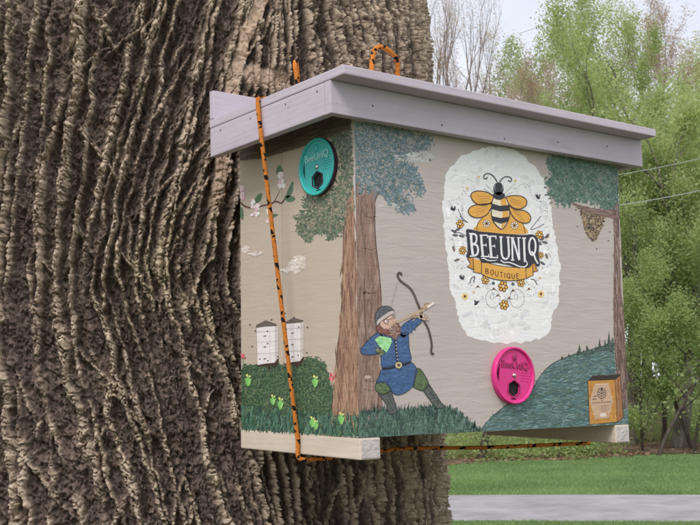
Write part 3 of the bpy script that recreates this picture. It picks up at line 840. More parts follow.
def f_face(c):
    fc = [(258, 292), (280, 262), (320, 236), (362, 222), (386, 240), (402, 262), (416, 282), (386, 300), (362, 332), (312, 346), (274, 328)]
    c.poly(sm(fc, 3), (214, 176, 160), 1)
    c.line(ell(313, 275, 21, 20, 16), 5, (62, 50, 50), 3, True); c.poly(ell(315, 272, 12, 9, 10), (236, 230, 224), 2); c.poly(ell(319, 271, 5, 6, 8), (60, 48, 44), 4)
    c.line([(270, 268), (292, 270)], 4, (62, 50, 50), 3); c.line([(332, 262), (350, 254), (356, 246)], 4, (62, 50, 50), 3)
    c.line(ell(378, 240, 13, 12, 12), 4, (62, 50, 50), 3, True); c.poly(ell(379, 240, 4, 4, 8), (60, 48, 44), 4)
    c.line([(352, 250), (368, 270), (398, 286), (402, 264)], 3.4, (120, 84, 76), 4); c.line([(300, 248), (330, 236)], 5, (120, 74, 60), 4)
sub('face', f_face, .0030, A)
def f_beard(c):
    bd = [(228, 305), (250, 308), (268, 328), (300, 346), (340, 342), (362, 328), (378, 302), (412, 280), (430, 312), (442, 358), (424, 400), (396, 424), (366, 414), (340, 396), (290, 388), (236, 366)]
    c.poly(sm(bd, 3), (120, 76, 66), 1)
    c.dabs(bd, 130, 34, 8, [(132, 84, 72), (108, 64, 56), (146, 104, 92)], .9, .5, 1, 4)
    c.dabs([(340, 340), (400, 300), (436, 350), (400, 415), (350, 395)], 70, 32, 8, [(158, 130, 118), (138, 112, 102), (176, 150, 138)], .9, .5, 3, 5)
sub('beard', f_beard, .0032, A)
def f_hat(c):
    dm = [(222, 290), (216, 240), (222, 205), (245, 168), (262, 152), (284, 142), (332, 142), (364, 162), (382, 190), (340, 196), (282, 228), (240, 268)]
    c.poly(sm(dm, 3), (88, 92, 98), 1); c.dabs(dm, 70, 18, 6, [(104, 108, 114), (72, 76, 82), (120, 122, 126)], 1.2, .5, 1, 4); c.line(dm, 4, OL_, 5, True)
    bm_ = [(226, 304), (234, 266), (276, 230), (330, 192), (374, 180), (384, 204), (344, 222), (294, 254), (256, 286), (236, 308)]
    c.poly(sm(bm_, 3), (196, 184, 180), 6); c.line(bm_, 3.4, (84, 78, 80), 7, True)
sub('hat', f_hat, .0036, A)
def f_cl(c):
    pl = [(80, 262), (96, 250), (112, 252), (135, 258), (132, 280), (119, 304), (98, 286)]
    c.poly(pl, (162, 222, 156), 1); c.dabs(pl, 26, 18, 4, [(176, 232, 170), (146, 208, 142)], .6, .4, 1, 4)
    c.dabs([(84, 284), (98, 288), (112, 304), (100, 314), (86, 302)], 24, 12, 5, [(112, 120, 84), (140, 150, 110), (90, 96, 70)], .6, .7, 1, 6)
sub('green_cloth', f_cl, .0034)
def f_bow(c):
    c.line([(62, 58), (58, 46), (46, 44), (41, 60), (52, 82), (75, 102), (106, 125), (130, 160), (148, 205), (166, 248), (182, 300), (206, 345), (220, 390), (229, 440), (226, 478), (232, 492), (241, 488)], 11, (86, 68, 64), 1)
    c.line([(60, 88), (100, 120), (126, 154), (146, 206)], 2.5, (128, 108, 100), 2)
    c.line([(43, 88), (22, 160), (2, 245)], 1.6, (150, 144, 140), 0)
sub('bow', f_bow, .0030, BW)
def f_arm(c):
    c.line([(-20, 330), (30, 318), (80, 296), (140, 266), (200, 236), (236, 212)], 11, (192, 168, 140), 1)
    c.line([(196, 238), (240, 210)], 13, (232, 220, 208), 2, smooth=False)
    c.dabs([(110, 290), (160, 250), (205, 205), (214, 222), (190, 250), (130, 310)], 60, 26, 4, [(176, 146, 112), (206, 180, 150), (150, 120, 94)], -.6, .5, 2, 3)
sub('arrow', f_arm, .0034, BW)
def f_hand(c):
    for k, (x, y) in enumerate(((168, 284), (184, 282), (196, 288), (204, 298))): c.poly(ell(x, y, 7, 12, 10, -.5), (214, 182, 166), 1+k*.5); c.line(ell(x, y, 7, 12, 10, -.5), 1.6, (90, 70, 66), 4, True)
    c.poly(sm([(150, 280), (170, 270), (190, 285), (196, 306), (172, 300), (156, 294)], 3), (206, 172, 156), 1)
sub('hand', f_hand, .0040, BW)

# ---- white patch with the printed badge
TP = (420, 140, 2.5)
c = Coat('F', TP)
pt = [(68, 84), (84, 60), (106, 40), (146, 23), (196, 17), (234, 24), (262, 44), (292, 74), (314, 112), (326, 160), (335, 230), (348, 290), (350, 350), (346, 400), (330, 440), (322, 480), (296, 497), (250, 507), (200, 508), (150, 500), (120, 488), (100, 460), (88, 410), (76, 370), (70, 310), (61, 240), (57, 170), (60, 110)]
c.poly(rough_edge(sm(pt, 3), 2.8, 7, 4), (236, 236, 251), 1, False)
c.dabs(sm([(205+(x-205)*.95, 262+(y-262)*.96) for x, y in pt], 2), 260, 22, 9, [(233, 233, 248), (238, 238, 252), (229, 229, 245)], .2, 1.5, 1, 2)
patch = c.build('white_patch', box)
BK = (50, 50, 60); OR_ = (226, 170, 78); OD = (206, 146, 62)
def psub(name, fn, base, T):
    c = Coat('F', T, base); fn(c); return c.build(name, patch)
TB = (465, 170, 8.08)
def f_wing(c):
    ws = ([(232, 220), (180, 182), (100, 170), (50, 190), (52, 232), (90, 272), (140, 286), (200, 270), (226, 242)],
          [(218, 276), (150, 274), (60, 290), (24, 330), (48, 372), (110, 386), (170, 362), (206, 312)],
          [(322, 225), (390, 207), (460, 215), (496, 250), (485, 292), (440, 316), (390, 306), (342, 266)],
          [(355, 290), (400, 320), (480, 330), (526, 372), (520, 416), (480, 430), (420, 410), (380, 370), (358, 322)])
    for w in ws:
        q = np.array(w); root = q[0]; cen = q.mean(0)
        c.poly(sm(w, 4), OR_, 1); c.line(w, 8, (80, 62, 52), 5, True)
        for k in range(3):
            a = root+(cen-root)*.35+np.array([0, (k-1)*12]); b_ = cen+(cen-root)*.45+np.array([(k-1)*8, (k-1)*24])
            c.line([tuple(a), tuple((a+b_)/2+np.array([0, 4])), tuple(b_)], 3.4, (170, 110, 50), 3, taper='both')
def f_dome(c):
    c.poly(sm([(94, 492), (100, 440), (130, 395), (180, 352), (230, 340), (360, 345), (430, 388), (468, 440), (486, 518)], 4), OR_, 1)
    c.line([(94, 492), (100, 440), (130, 395), (180, 352)], 6, (110, 80, 50), 3); c.line([(360, 345), (430, 388), (468, 440), (486, 512)], 6, (110, 80, 50), 3)
    for x, y in ((173, 432), (398, 448)):
        for k in range(8): c.poly(ell(x+22*math.cos(k*.785), y+22*math.sin(k*.785), 10, 8, 8, k*.785), (232, 222, 206), 3+k*.1); c.line(ell(x+22*math.cos(k*.785), y+22*math.sin(k*.785), 10, 8, 8, k*.785), 2.4, BK, 5, True)
        c.poly(ell(x, y, 8, 8, 10), BK, 6)
psub('badge_dome', f_dome, .0010, TB); psub('bee_wings', f_wing, .0018, TB)
def f_bee(c):
    bd = [(228, 226), (212, 290), (212, 370), (232, 425), (292, 478), (336, 428), (356, 370), (352, 292), (326, 228), (276, 214)]
    c.poly(sm(bd, 4), (236, 222, 196), 1)
    c.poly(sm([(280, 226), (322, 230), (340, 300), (350, 372), (330, 424), (292, 470), (300, 350), (290, 280)], 3), OR_, 2)
    c.poly([(218, 272), (280, 290), (350, 284), (356, 328), (285, 336), (210, 316)], BK, 3)
    c.poly([(212, 372), (280, 388), (354, 378), (344, 418), (286, 434), (226, 414)], BK, 3)
    c.line(bd, 7, BK, 4, True)
    c.poly(sm([(222, 200), (236, 230), (272, 242), (308, 230), (320, 200), (290, 180), (250, 180)], 4), BK, 5)
    c.poly(ell(268, 152, 41, 52, 20), BK, 5)
    for s, x in ((1, 240), (-1, 297)): c.line([(x+4*s, 118), (x-5*s, 140), (x+1*s, 164)], 7, (150, 152, 166), 6, taper='both')
    c.line([(257, 98), (240, 66), (212, 38), (178, 28), (152, 44), (152, 66), (172, 70), (178, 56)], 7, BK, 4)
    c.line([(277, 98), (296, 72), (326, 54), (362, 60), (374, 80), (360, 94), (346, 82)], 7, BK, 4)
    for a, b_ in (((165, 115), (238, 190)), ((150, 150), (232, 208)), ((370, 140), (310, 196)), ((385, 176), (318, 212))): c.line([a, b_], 6, BK, 4, taper='both')
psub('bee', f_bee, .0026, TB)
TL = (455, 225, 7.)
def f_rib(c):
    c.poly([(84, 232), (128, 228), (134, 314), (82, 292), (106, 270)], OD, 1); c.line([(84, 232), (106, 270), (82, 292), (134, 314)], 5, BK, 4, smooth=False)
    c.poly([(124, 232), (188, 250), (184, 340), (130, 330)], OR_, 2); c.line([(124, 232), (130, 330), (184, 340)], 5, BK, 4, smooth=False)
    c.poly([(536, 274), (566, 268), (562, 290), (580, 320), (540, 330)], OD, 1); c.line([(566, 268), (562, 290), (580, 320), (540, 330)], 5, BK, 4, smooth=False)
    c.poly([(488, 290), (540, 280), (546, 350), (494, 376)], OR_, 2); c.line([(540, 280), (546, 350), (494, 376)], 5, BK, 4, smooth=False)
    top = sm([(184, 246), (250, 272), (340, 290), (430, 296), (492, 288)], 4, False); bot = sm([(496, 374), (420, 388), (330, 388), (240, 370), (182, 342)], 4, False)
    c.poly(top+bot, OR_, 3); c.line(top+bot, 5, BK, 5, True, smooth=False)
psub('ribbon', f_rib, .0018, TL)
def f_back(c):
    c.poly(sm([(75, 45), (84, 30), (112, 32), (160, 45), (230, 50), (300, 58), (400, 66), (480, 70), (540, 66), (574, 90), (586, 140), (582, 200), (592, 262), (590, 284), (570, 290), (548, 268), (522, 296), (500, 302), (470, 300), (440, 302), (380, 282), (320, 270), (290, 264), (230, 266), (182, 262), (172, 238), (140, 226), (96, 232), (76, 218), (86, 180), (82, 100)], 3), BK, 1)
psub('name_backing', f_back, .0028, TL)
WH = (232, 230, 238)
def f_name(c):
    def st(p, w=13, l=2): c.line(p, w*1.14, WH, l, smooth=len(p) > 2)
    st([(108, 64), (113, 140), (122, 214)], 15); st([(94, 60), (128, 60)], 7); st([(100, 219), (136, 216)], 8)                 # B
    st([(112, 64), (140, 68), (148, 96), (140, 126), (116, 134)], 11, 3); st([(116, 136), (148, 142), (158, 176), (148, 208), (122, 216)], 12, 4)
    for x in (0, 60):                                                                                   # E E
        st([(180+x, 74+x*.12), (184+x, 140+x*.12), (192+x, 218+x*.12)], 14); st([(168+x, 72+x*.12), (226+x, 72+x*.12)], 8, 3); st([(222+x, 68+x*.12), (224+x, 92+x*.12)], 6, 4)
        st([(186+x, 142+x*.12), (216+x, 140+x*.12)], 7, 3); st([(214+x, 130+x*.12), (215+x, 152+x*.12)], 5, 4); st([(178+x, 220+x*.12), (236+x, 222+x*.12)], 8, 3); st([(232+x, 204+x*.12), (236+x, 226+x*.12)], 6, 4)
    st([(318, 84), (320, 150), (326, 214), (344, 238), (364, 232), (374, 208), (372, 150), (368, 86)], 12, 2); st([(306, 84), (332, 84)], 7, 3); st([(356, 86), (382, 86)], 7, 3)    # U
    st([(396, 92), (398, 170), (400, 244)], 11, 2); st([(386, 90), (412, 90)], 7, 3); st([(400, 96), (424, 170), (446, 246)], 12, 3); st([(440, 92), (444, 170), (448, 246)], 10, 4); st([(430, 90), (456, 90)], 7, 5); st([(388, 246), (412, 246)], 7, 5)  # N
    st([(480, 92), (482, 180), (486, 258)], 13, 2); st([(466, 92), (494, 92)], 8, 3)                     # I
    c.line(ell(538, 150, 23, 60, 22), 13, WH, 2, True); st([(530, 186), (548, 204), (560, 240), (578, 270)], 10, 4)   # Q
    c.line([(180, 236), (200, 234), (224, 246), (256, 250), (292, 246)], 8, WH, 3, taper='both')
    c.line([(316, 246), (338, 262), (372, 262), (410, 274), (450, 292), (484, 292), (502, 274), (492, 254), (484, 266)], 8.5, WH, 5)
    c.poly(ell(490, 268, 9, 9, 12), BK, 8); c.poly(ell(366, 228, 3.5, 3.5, 8), BK, 8)
psub('name_lettering', f_name, .0034, TL)
def f_bout(c):
    def bx(i):
        x = 212+i*33.5; t = (x-216)/240; return x, 306+34*math.sin(t*math.pi*.62)
    w = 4.6; col = (92, 68, 48)
    def L(i, segs):
        x, y = bx(i)
        for s in segs: c.line([(x+a*22, y+b_*34+a*2) for a, b_ in s], w, col, 1+.2*len(s) if len(s) < 9 else 2, smooth=len(s) > 3)
    O = [(.5+.5*math.cos(k*math.pi/5), .5+.5*math.sin(k*math.pi/5)) for k in range(11)]
    L(0, [[(0, 0), (0, 1)], [(0, 0), (.6, .04), (.75, .25), (.55, .46), (0, .5)], [(0, .5), (.75, .55), (.9, .76), (.6, .97), (0, 1)]])
    L(1, [O]); L(2, [[(.05, 0), (.05, .65), (.3, 1), (.65, 1), (.9, .65), (.9, 0)]]); L(3, [[(0, 0), (.95, 0)], [(.47, 0), (.47, 1)]])
    L(3.72, [[(.45, 0), (.45, 1)]]); L(4.45, [O, [(.6, .7), (1.05, 1.1)]]); L(5.45, [[(.05, 0), (.05, .65), (.3, 1), (.65, 1), (.9, .65), (.9, 0)]])
    L(6.42, [[(.1, 0), (.1, 1)], [(.1, 0), (.8, 0)], [(.1, .5), (.7, .5)], [(.1, 1), (.8, 1)]])
psub('ribbon_lettering', f_bout, .0028, TL)
def flower(x, y, s=1., col=OR_):
    c = Coat('F', TP, .0012)
    for k in range(6):
        a = k*math.pi/3+.2; c.poly(ell(x+6*s*math.cos(a), y+7*s*math.sin(a), 4*s, 3.2*s, 9, a), col, 1+k*.1); c.line(ell(x+6*s*math.cos(a), y+7*s*math.sin(a), 4*s, 3.2*s, 9, a), 1.3*s, (92, 66, 44), 3, True)
    c.poly(ell(x, y, 3.2*s, 3.4*s, 9), (236, 216, 160), 5); c.line(ell(x, y, 3.2*s, 3.4*s, 9), 1.2, (92, 66, 44), 6, True)
    c.build('badge_flower', patch)
for x, y, s in ((100, 210, 1.), (298, 237, 1.), (106, 276, .95), (301, 288, .8), (163, 350, 1.), (252, 356, 1.), (207, 366, 1.25), (210, 412, 1.15), (86, 272, .0)):
    if s: flower(x, y, s)
def f_orn(c):
    for x, y in ((112, 391), (302, 385)): c.poly(ell(x, y, 8, 9, 12), (236, 206, 136), 1); c.poly(ell(x, y, 3.5, 4, 8), (112, 78, 48), 2)
    for x, y, a in ((82, 173, .2), (294, 143, .8), (104, 345, .5), (140, 408, -.9)):
        c.poly(ell(x, y, 6.5, 3.6, 10, a), BK, 2); c.poly(ell(x+5, y-4, 4, 2.4, 8, a+1), (120, 112, 120), 1); c.poly(ell(x-3, y-5, 4, 2.4, 8, a-1), (120, 112, 120), 1)
    for x, y in ((146, 92), (238, 102), (324-4, 242), (134, 380), (300, 345), (118, 120)): c.poly(ell(x, y, 3, 3.4, 8), (222, 190, 120), 1)
    rg = random.Random(3)
    for i in range(260):
        x = rg.uniform(75, 335); y = rg.uniform(90, 440)
        if 115 < x < 290 and 105 < y < 345: continue
        if ((x-205)/130)**2+((y-262)/195)**2 > 1: continue
        c.poly(ell(x, y, .9, .9, 6), rg.choice([(130, 120, 140), (206, 160, 130), (80, 78, 90)]), 1)
    def dash(p, w=1.0, n=4, col=(140, 138, 152)):
        q = sm(p, 5, False)
        for i in range(0, len(q)-1, 2): c.line([q[i], q[i+1]], w, col, 1)
    dash([(78, 150), (92, 148), (110, 130), (130, 122), (142, 128), (128, 142), (110, 128), (106, 108), (120, 98), (134, 106)]); dash([(238, 122), (256, 110), (272, 114), (276, 134), (290, 150), (304, 154)])
    dash([(84, 186), (86, 170), (96, 160), (106, 172), (100, 190)]); dash([(306, 180), (300, 168), (306, 158), (318, 172), (316, 196)])
    dash([(76, 305), (86, 318), (110, 320), (124, 316)]); dash([(296, 322), (320, 316), (330, 300), (322, 286)]); dash([(262, 360), (282, 364), (290, 380), (276, 390), (266, 384)])
    for x in (182, 242):
        c.line(ell(x, 396, 18, 23, 22), .9, (146, 144, 158), 1, True); c.line(ell(x-2, 392, 4.5, 7, 14), .9, (156, 154, 168), 1, True)
    # dark leafy sprigs at both sides of the name
    for s, pts in ((-1, [(116, 240), (100, 232), (84, 232)]), (1, [(290, 262), (304, 252), (318, 236)])):
        c.line(pts, 1.6, (66, 66, 84), 2)
    for x, y, a, col in ((84, 228, .4, BK), (94, 224, -.5, BK), (88, 238, .1, BK), (104, 240, .3, BK), (84, 272, 1.3, (104, 78, 52)), (316, 290, 1.2, (104, 78, 52)), (304, 246, -.7, BK), (312, 256, .2, BK), (318, 240, -.9, BK), (298, 258, .5, BK), (306, 308, .6, BK), (92, 300, -.3, (104, 78, 52))):
        c.poly(ell(x, y, 7.5, 3., 10, a), col, 1)
        c.line([(x-5*math.cos(a), y-5*math.sin(a)), (x+5*math.cos(a), y+5*math.sin(a))], .9, (170, 166, 178), 3)
    for x0, y0, x1, y1 in ((94, 172, 118, 206), (100, 190, 120, 206), (302, 190, 276, 222), (310, 210, 276, 224)): c.line([(x0, y0), ((x0+x1)/2-2, (y0+y1)/2+3), (x1, y1)], 1.5, (76, 78, 104), 2)
    c.line([(124, 358), (128, 346), (136, 342), (134, 356)], 2.4, (90, 92, 110), 2); c.line([(276, 348), (286, 350), (292, 362)], 2.4, (90, 92, 110), 2)
    for k in range(34):                          # little leaves wreathing the badge
        a = k/34*6.283; x = 205+128*math.cos(a)*(.86+.1*math.sin(k*2.3)); y = 245+175*math.sin(a)*(.83+.1*math.cos(k*1.7))
        if y < 120 or (150 < x < 262 and y < 330): continue
        c.line([(x, y), (x+9*math.cos(a+1.2+k), y+9*math.sin(a+1.2+k))], 2.2, (96, 96, 112) if k % 3 else (196, 150, 90), 1, taper='both')
    for x, y in ((160, 338), (256, 340), (184, 372), (232, 376), (144, 366), (272, 372), (222, 395), (194, 388)):
        c.poly(ell(x, y, 3.4, 2.6, 8, x), (150, 112, 74), 1); c.line([(x-6, y+5), (x, y), (x+7, y+4)], 1.2, (104, 102, 120), 1)
    for x in (183, 232): c.poly(ell(x, 358 if x < 200 else 360, 4.4, 4, 10), (82, 100, 112), 2)
psub('badge_ornament', f_orn, .0010, TP)['kind'] = 'stuff'
# ------------------------------------------------------------------ entrance discs
def shape_mesh(name, splines, depth, text=None, size=1.):
    """filled outlines with holes, extruded; returned as a mesh in its own XY plane"""
    if text is None:
        cu = bpy.data.curves.new(name, 'CURVE'); cu.dimensions = '2D'; cu.fill_mode = 'BOTH'
        for pts in splines:
            s = cu.splines.new('POLY'); s.points.add(len(pts)-1)
            for q, (x, y) in zip(s.points, pts): q.co = (x, y, 0, 1)
            s.use_cyclic_u = True
    else:
        cu = bpy.data.curves.new(name, 'FONT'); cu.body = text; cu.size = size; cu.align_x = 'CENTER'; cu.align_y = 'CENTER'; cu.resolution_u = 3
        cu.offset = size*.02
    cu.extrude = depth/2
    o = bpy.data.objects.new(name+'_src', cu); COL.objects.link(o)
    dg = bpy.context.evaluated_depsgraph_get(); me = bpy.data.meshes.new_from_object(o.evaluated_get(dg)); me.name = name
    bpy.data.objects.remove(o); bpy.data.curves.remove(cu)
    return me

def plastic(name, c, r=.38):
    m, n, b = new_mat(name, r, .5)
    co = N(n, 'ShaderNodeTexCoord').outputs['Object']
    rr = ramp(n, noise(n, co, 40, 5), [(.3, tuple(v*.85 for v in c)), (.7, c)])
    du = ramp(n, noise(n, co, 120, 7, .75), [(.55, (0, 0, 0)), (.75, (.35, .35, .35))])
    mm = N(n, 'ShaderNodeMix', data_type='RGBA'); n.links.new(du.outputs[0], mm.inputs[0]); n.links.new(rr.outputs[0], mm.inputs[6]); mm.inputs[7].default_value = (.35, .31, .27, 1)
    n.links.new(mm.outputs[2], b.inputs['Base Color'])
    rg_ = N(n, 'ShaderNodeMapRange'); n.links.new(noise(n, co, 60, 5), rg_.inputs[0]); rg_.inputs[3].default_value = r-.1; rg_.inputs[4].default_value = r+.25; n.links.new(rg_.outputs[0], b.inputs['Roughness'])
    bump(n, b, noise(n, co, 700, 2, .5), .12, .0005); return m
M_TEAL = plastic('teal_plastic', (.045, .52, .50)); M_PINK = plastic('pink_plastic', (.80, .035, .27))
M_PURPLE = plastic('dark_purple_plastic', (.055, .015, .045)); M_PINKDARK = plastic('deep_pink_plastic', (.42, .02, .14))
M_DARK = plastic('dark_hollow', (.010, .010, .012), .8); M_STEEL, n, b = new_mat('screw_steel', .25, .5); b.inputs['Metallic'].default_value = 1; b.inputs['Base Color'].default_value = (.62, .60, .60, 1)
M_BLACKT = plastic('black_ink', (.02, .02, .025)); M_MINT = plastic('pale_teal_plastic', (.35, .75, .72))

def disc(side, px, py, rad, face, rim, txt, hollow):
    """round four-position bee entrance: shell, face plate with cut openings, rim, screw, raised name"""
    p = at_plane(1 if side == 'F' else 0, 0, px, py)
    rot = Matrix.Rotation(math.pi/2, 4, 'X') if side == 'F' else Matrix.Rotation(-math.pi/2, 4, 'Z') @ Matrix.Rotation(math.pi/2, 4, 'X')
    tilt = Matrix.Rotation(R(-4 if side == 'F' else 3), 4, 'Z')
    Mx = Matrix.Translation(Vector(p)) @ rot @ tilt
    def put(name, me, mat, par, z=0.):
        o = link(name, me, mat, par)
        o.matrix_local = Matrix.Translation((0, 0, z)); return o
    circ = lambda r_, n_=64, cx=0, cy=0: [(cx+r_*math.cos(2*math.pi*k/n_), cy+r_*math.sin(2*math.pi*k/n_)) for k in range(n_)]
    root = bevel = None
    # back shell lathe
    prof = [(0, .0004), (rad*.985, .0004), (rad, .002), (rad, .0095), (rad*.995, .0118), (rad*.955, .0125), (rad*.915, .0118), (rad*.905, .0085), (rad*.90, .0078)]
    bm = bmesh.new(); rings = []
    for r_, z in prof:
        rings.append([bm.verts.new((r_*math.cos(2*math.pi*k/72), r_*math.sin(2*math.pi*k/72), z)) for k in range(72)] if r_ > 0 else [bm.verts.new((0, 0, z))])
    for a, c_ in zip(rings, rings[1:]):
        for k in range(72):
            k2 = (k+1) % 72
            if len(a) == 1: bm.faces.new((a[0], c_[k2], c_[k]))
            else: bm.faces.new((a[k], a[k2], c_[k2], c_[k]))
    bmesh.ops.recalc_face_normals(bm, faces=bm.faces[:])
    me = bpy.data.meshes.new('entrance_disc'); bm.to_mesh(me); bm.free()
    me.materials.append(face); me.materials.append(rim)
    for q in me.polygons:
        q.use_smooth = True
        if q.center.z < .0060 and math.hypot(q.center.x, q.center.y) > rad*.9: q.material_index = 1
    o = bpy.data.objects.new('entrance_disc', me); COL.objects.link(o); o.parent = box; o.matrix_local = Mx
    o['label'] = hollow
    hexa = [(rad*.31*math.cos(a), -rad*.46+rad*.29*math.sin(a)) for a in (math.pi/2+k*math.pi/3 for k in range(6))]
    slot = [(-rad*.70, -rad*.34)]+[(-rad*(.70+.14*math.sin(t*math.pi)), rad*(-.34+.72*t)) for t in (.15, .3, .5, .7, .85)]+[(-rad*.70, rad*.38)]+[(-rad*(.70+.02*math.sin(t*math.pi)), rad*(.38-.72*t)) for t in (.25, .5, .75)]
    slit = [(-rad*.14, -rad*.80), (rad*.14, -rad*.80), (rad*.16, -rad*.84), (-rad*.12, -rad*.84)]
    holes = []
    for i in range(5):
        for j in range(7):
            x = rad*(.36+i*.105+(.05 if j % 2 else 0)); y = rad*(-.18+j*.095)
            if math.hypot(x, y) < rad*.80: holes.append(circ(rad*.024, 8, x, y))
    put('face_plate', shape_mesh('face_plate', [circ(rad*.905), hexa, slot, slit]+holes, .0030), face, o, .0066)
    put('hollow', shape_mesh('hollow', [circ(rad*.89, 40)], .0004), M_DARK, o, .0030)
    put('hexagon_rim', shape_mesh('hexagon_rim', [[(x*1.14, -rad*.47+(y+rad*.47)*1.12) for x, y in hexa], hexa], .0018), rim if side == 'L' else M_PINKDARK, o, .0086)
    # bee knob at the top
    bm = bmesh.new(); bmesh.ops.create_uvsphere(bm, u_segments=16, v_segments=10, radius=rad*.15)
    for v in bm.verts: v.co.z *= .35; v.co.x *= .8; v.co += Vector((0, rad*.66, .0085))
    me = bpy.data.meshes.new('thumb_knob'); bm.to_mesh(me); bm.free(); put('thumb_knob', me, face if side == 'L' else M_PINKDARK, o).data.polygons.foreach_set('use_smooth', [True]*len(me.polygons))
    t = put('raised_name', shape_mesh('raised_name', None, .0012, txt, rad*.36), M_MINT if side == 'L' else M_PINKDARK, o, .0090)
    t.matrix_local = Matrix.Translation((rad*.02, rad*.36, .0090))
    bm = bmesh.new(); bmesh.ops.create_uvsphere(bm, u_segments=14, v_segments=8, radius=rad*.085)
    for v in bm.verts: v.co.z *= .55; v.co.z += .0088
    me = bpy.data.meshes.new('screw'); bm.to_mesh(me); bm.free(); s = put('screw', me, M_STEEL, o); me.polygons.foreach_set('use_smooth', [True]*len(me.polygons))
    return o
disc('L', 320.5, 167.3, .0550, M_TEAL, M_PURPLE, 'BeeUniQ', 'teal entrance disc with a purple back ring')
disc('F', 511.0, 375.5, .0568, M_PINK, M_PINK, 'BeeUniQ', 'hot pink entrance disc')

# ------------------------------------------------------------------ ropes
m, n, b = new_mat('braided_rope', .95, .08)
at = N(n, 'ShaderNodeVertexColor', layer_name='col'); co = N(n, 'ShaderNodeTexCoord').outputs['Object']
r = ramp(n, noise(n, co, 500, 3, .7), [(.3, (.6, .6, .6)), (.7, (1.2, 1.2, 1.2))])
mm = N(n, 'ShaderNodeMix', data_type='RGBA', blend_type='MULTIPLY'); mm.inputs[0].default_value = 1
n.links.new(at.outputs[0], mm.inputs[6]); n.links.new(r.outputs[0], mm.inputs[7]); n.links.new(mm.outputs[2], b.inputs['Base Color'])
bump(n, b, noise(n, co, 900, 3, .7), .9, .002); M_ROPE = m
ORG = (.78, .27, .055); BLK = (.022, .020, .022)
def rope(name, pts, rad=.0043, parent=None, pitch=.019, dens=.0016):
    P = np.array(sm(pts, 16, False)) if len(pts) > 2 else np.linspace(pts[0], pts[1], 60)
    seg = np.linalg.norm(np.diff(P, axis=0), axis=1); s = np.concatenate([[0], np.cumsum(seg)]); L = s[-1]
    n_ = max(8, int(L/dens)); q = np.linspace(0, L, n_)
    P = np.stack([np.interp(q, s, P[:, i]) for i in range(3)], 1)
    rng = np.random.RandomState(3)
    sides = 16
    V, F = tube_arrays(P, [1.]*n_, sides)
    cen = np.repeat(P, sides, axis=0); dirv = V-cen
    th = np.tile(np.arange(sides)*2*math.pi/sides, n_); ss = np.repeat(q, sides)
    # two families of strands crossing: 8 each
    A_ = np.abs(np.sin(2*th+ss*2*math.pi/pitch)); B_ = np.abs(np.sin(2*th-ss*2*math.pi/pitch))
    rr = rad*(.76+.24*np.maximum(A_, B_)**.7)*(1+.03*np.sin(ss*90))
    V = cen+dirv*rr[:, None]
    F = np.array(F); fc = []
    ft = th[F].copy(); fs = ss[F].mean(1); t0 = th[F[:, 0]]
    ph = (t0+fs*2*math.pi/(pitch*2.0)) % (2*math.pi); ph2 = (t0-fs*2*math.pi/(pitch*2.0)) % (2*math.pi)
    dark = (((t0+fs*2*math.pi/.055) % (2*math.pi) < 2.0) & ((fs % .021) < .0095)) | (((t0+2.2-fs*2*math.pi/.07) % (2*math.pi) < 1.3) & (((fs+.011) % .021) < .0055))
    cols = np.where(dark[:, None], np.array(BLK), np.array(ORG)*(.85+.3*rng.rand(len(F), 1)))
    me = mesh_np(name, V, F); set_corner_col(me, 'col', cols, 4)
    return link(name, me, M_ROPE, parent, True)
# lid frame to world
LM = Matrix.Translation((0, -.0300, .5709)) @ Matrix.Rotation(LT, 4, 'X')
def lp(x, y, z): return tuple(LM @ Vector((x, y, z)))
xo = -OL-.006
ytop = at_plane(0, xo, 257.5, 105)[1]; ybot = at_plane(0, -.006, 297.5, 452)[1]
ylid = at_plane(0, xo, 261, 150)[1]
top = LM.inverted() @ Vector((xo, ytop, .68)); yl = top.y
r1 = [lp(.05, .37, FH+.0236), lp(-.02, .36*.5+yl*.5, FH+.0236), lp(-OL+.010, yl+.004, FH+.0240), lp(-OL-.0045, yl, FH+.0200), lp(-OL-.0062, yl-.001, FH+.006), lp(-OL-.0056, (yl+LM.inverted().translation.y*0+ylid+.03)/2, .030), lp(-OL-.0056, ylid+.029, -.001)]
end_l = r1[-1]
for k in range(1, 8):
    t = k/8; r1.append(tuple(np.array(end_l)*(1-t)+np.array((-.0058, ybot, -.005))*t))
r1 += [(-.0056, ybot, -.006), (-.0060, ybot, -.030), (-.004, ybot-.001, -.0415), (.004, ybot-.003, -.0452), (.022, ybot-.006, -.0450), (.045, ybot-.01, -.0452)]
pe = at_plane(0, W-.047, 566, 440); pe[2] = -.0452; pm = at_plane(2, -.0455, 400, 449); print('rope', pe, pm, ybot)
dr_ = (pe-pm)/(pe[0]-pm[0]); pw = pe+dr_*(W-pe[0])
r1 += [tuple(pm), tuple((pm+pe)/2+np.array([0, 0, -.002])), tuple(pe), (pw[0]-.02, pw[1], -.0442), (W+.001, pw[1], -.043), (W+.0062, pw[1]+.001, -.02), (W+.0062, pw[1]+.004, .20), (W+.040, .31, .50), lp(W+OR+.006, .33, -.004), lp(W+OR+.006, .33, FH+.016), lp(W+OR-.006, .33, FH+.024), lp(W+OR-.10, .37, FH+.0236)]
o = rope('tie_down_rope', [tuple(map(float, p)) for p in r1])
tag(o, 'long orange and black braided rope running down the left side and under the box', 'rope')
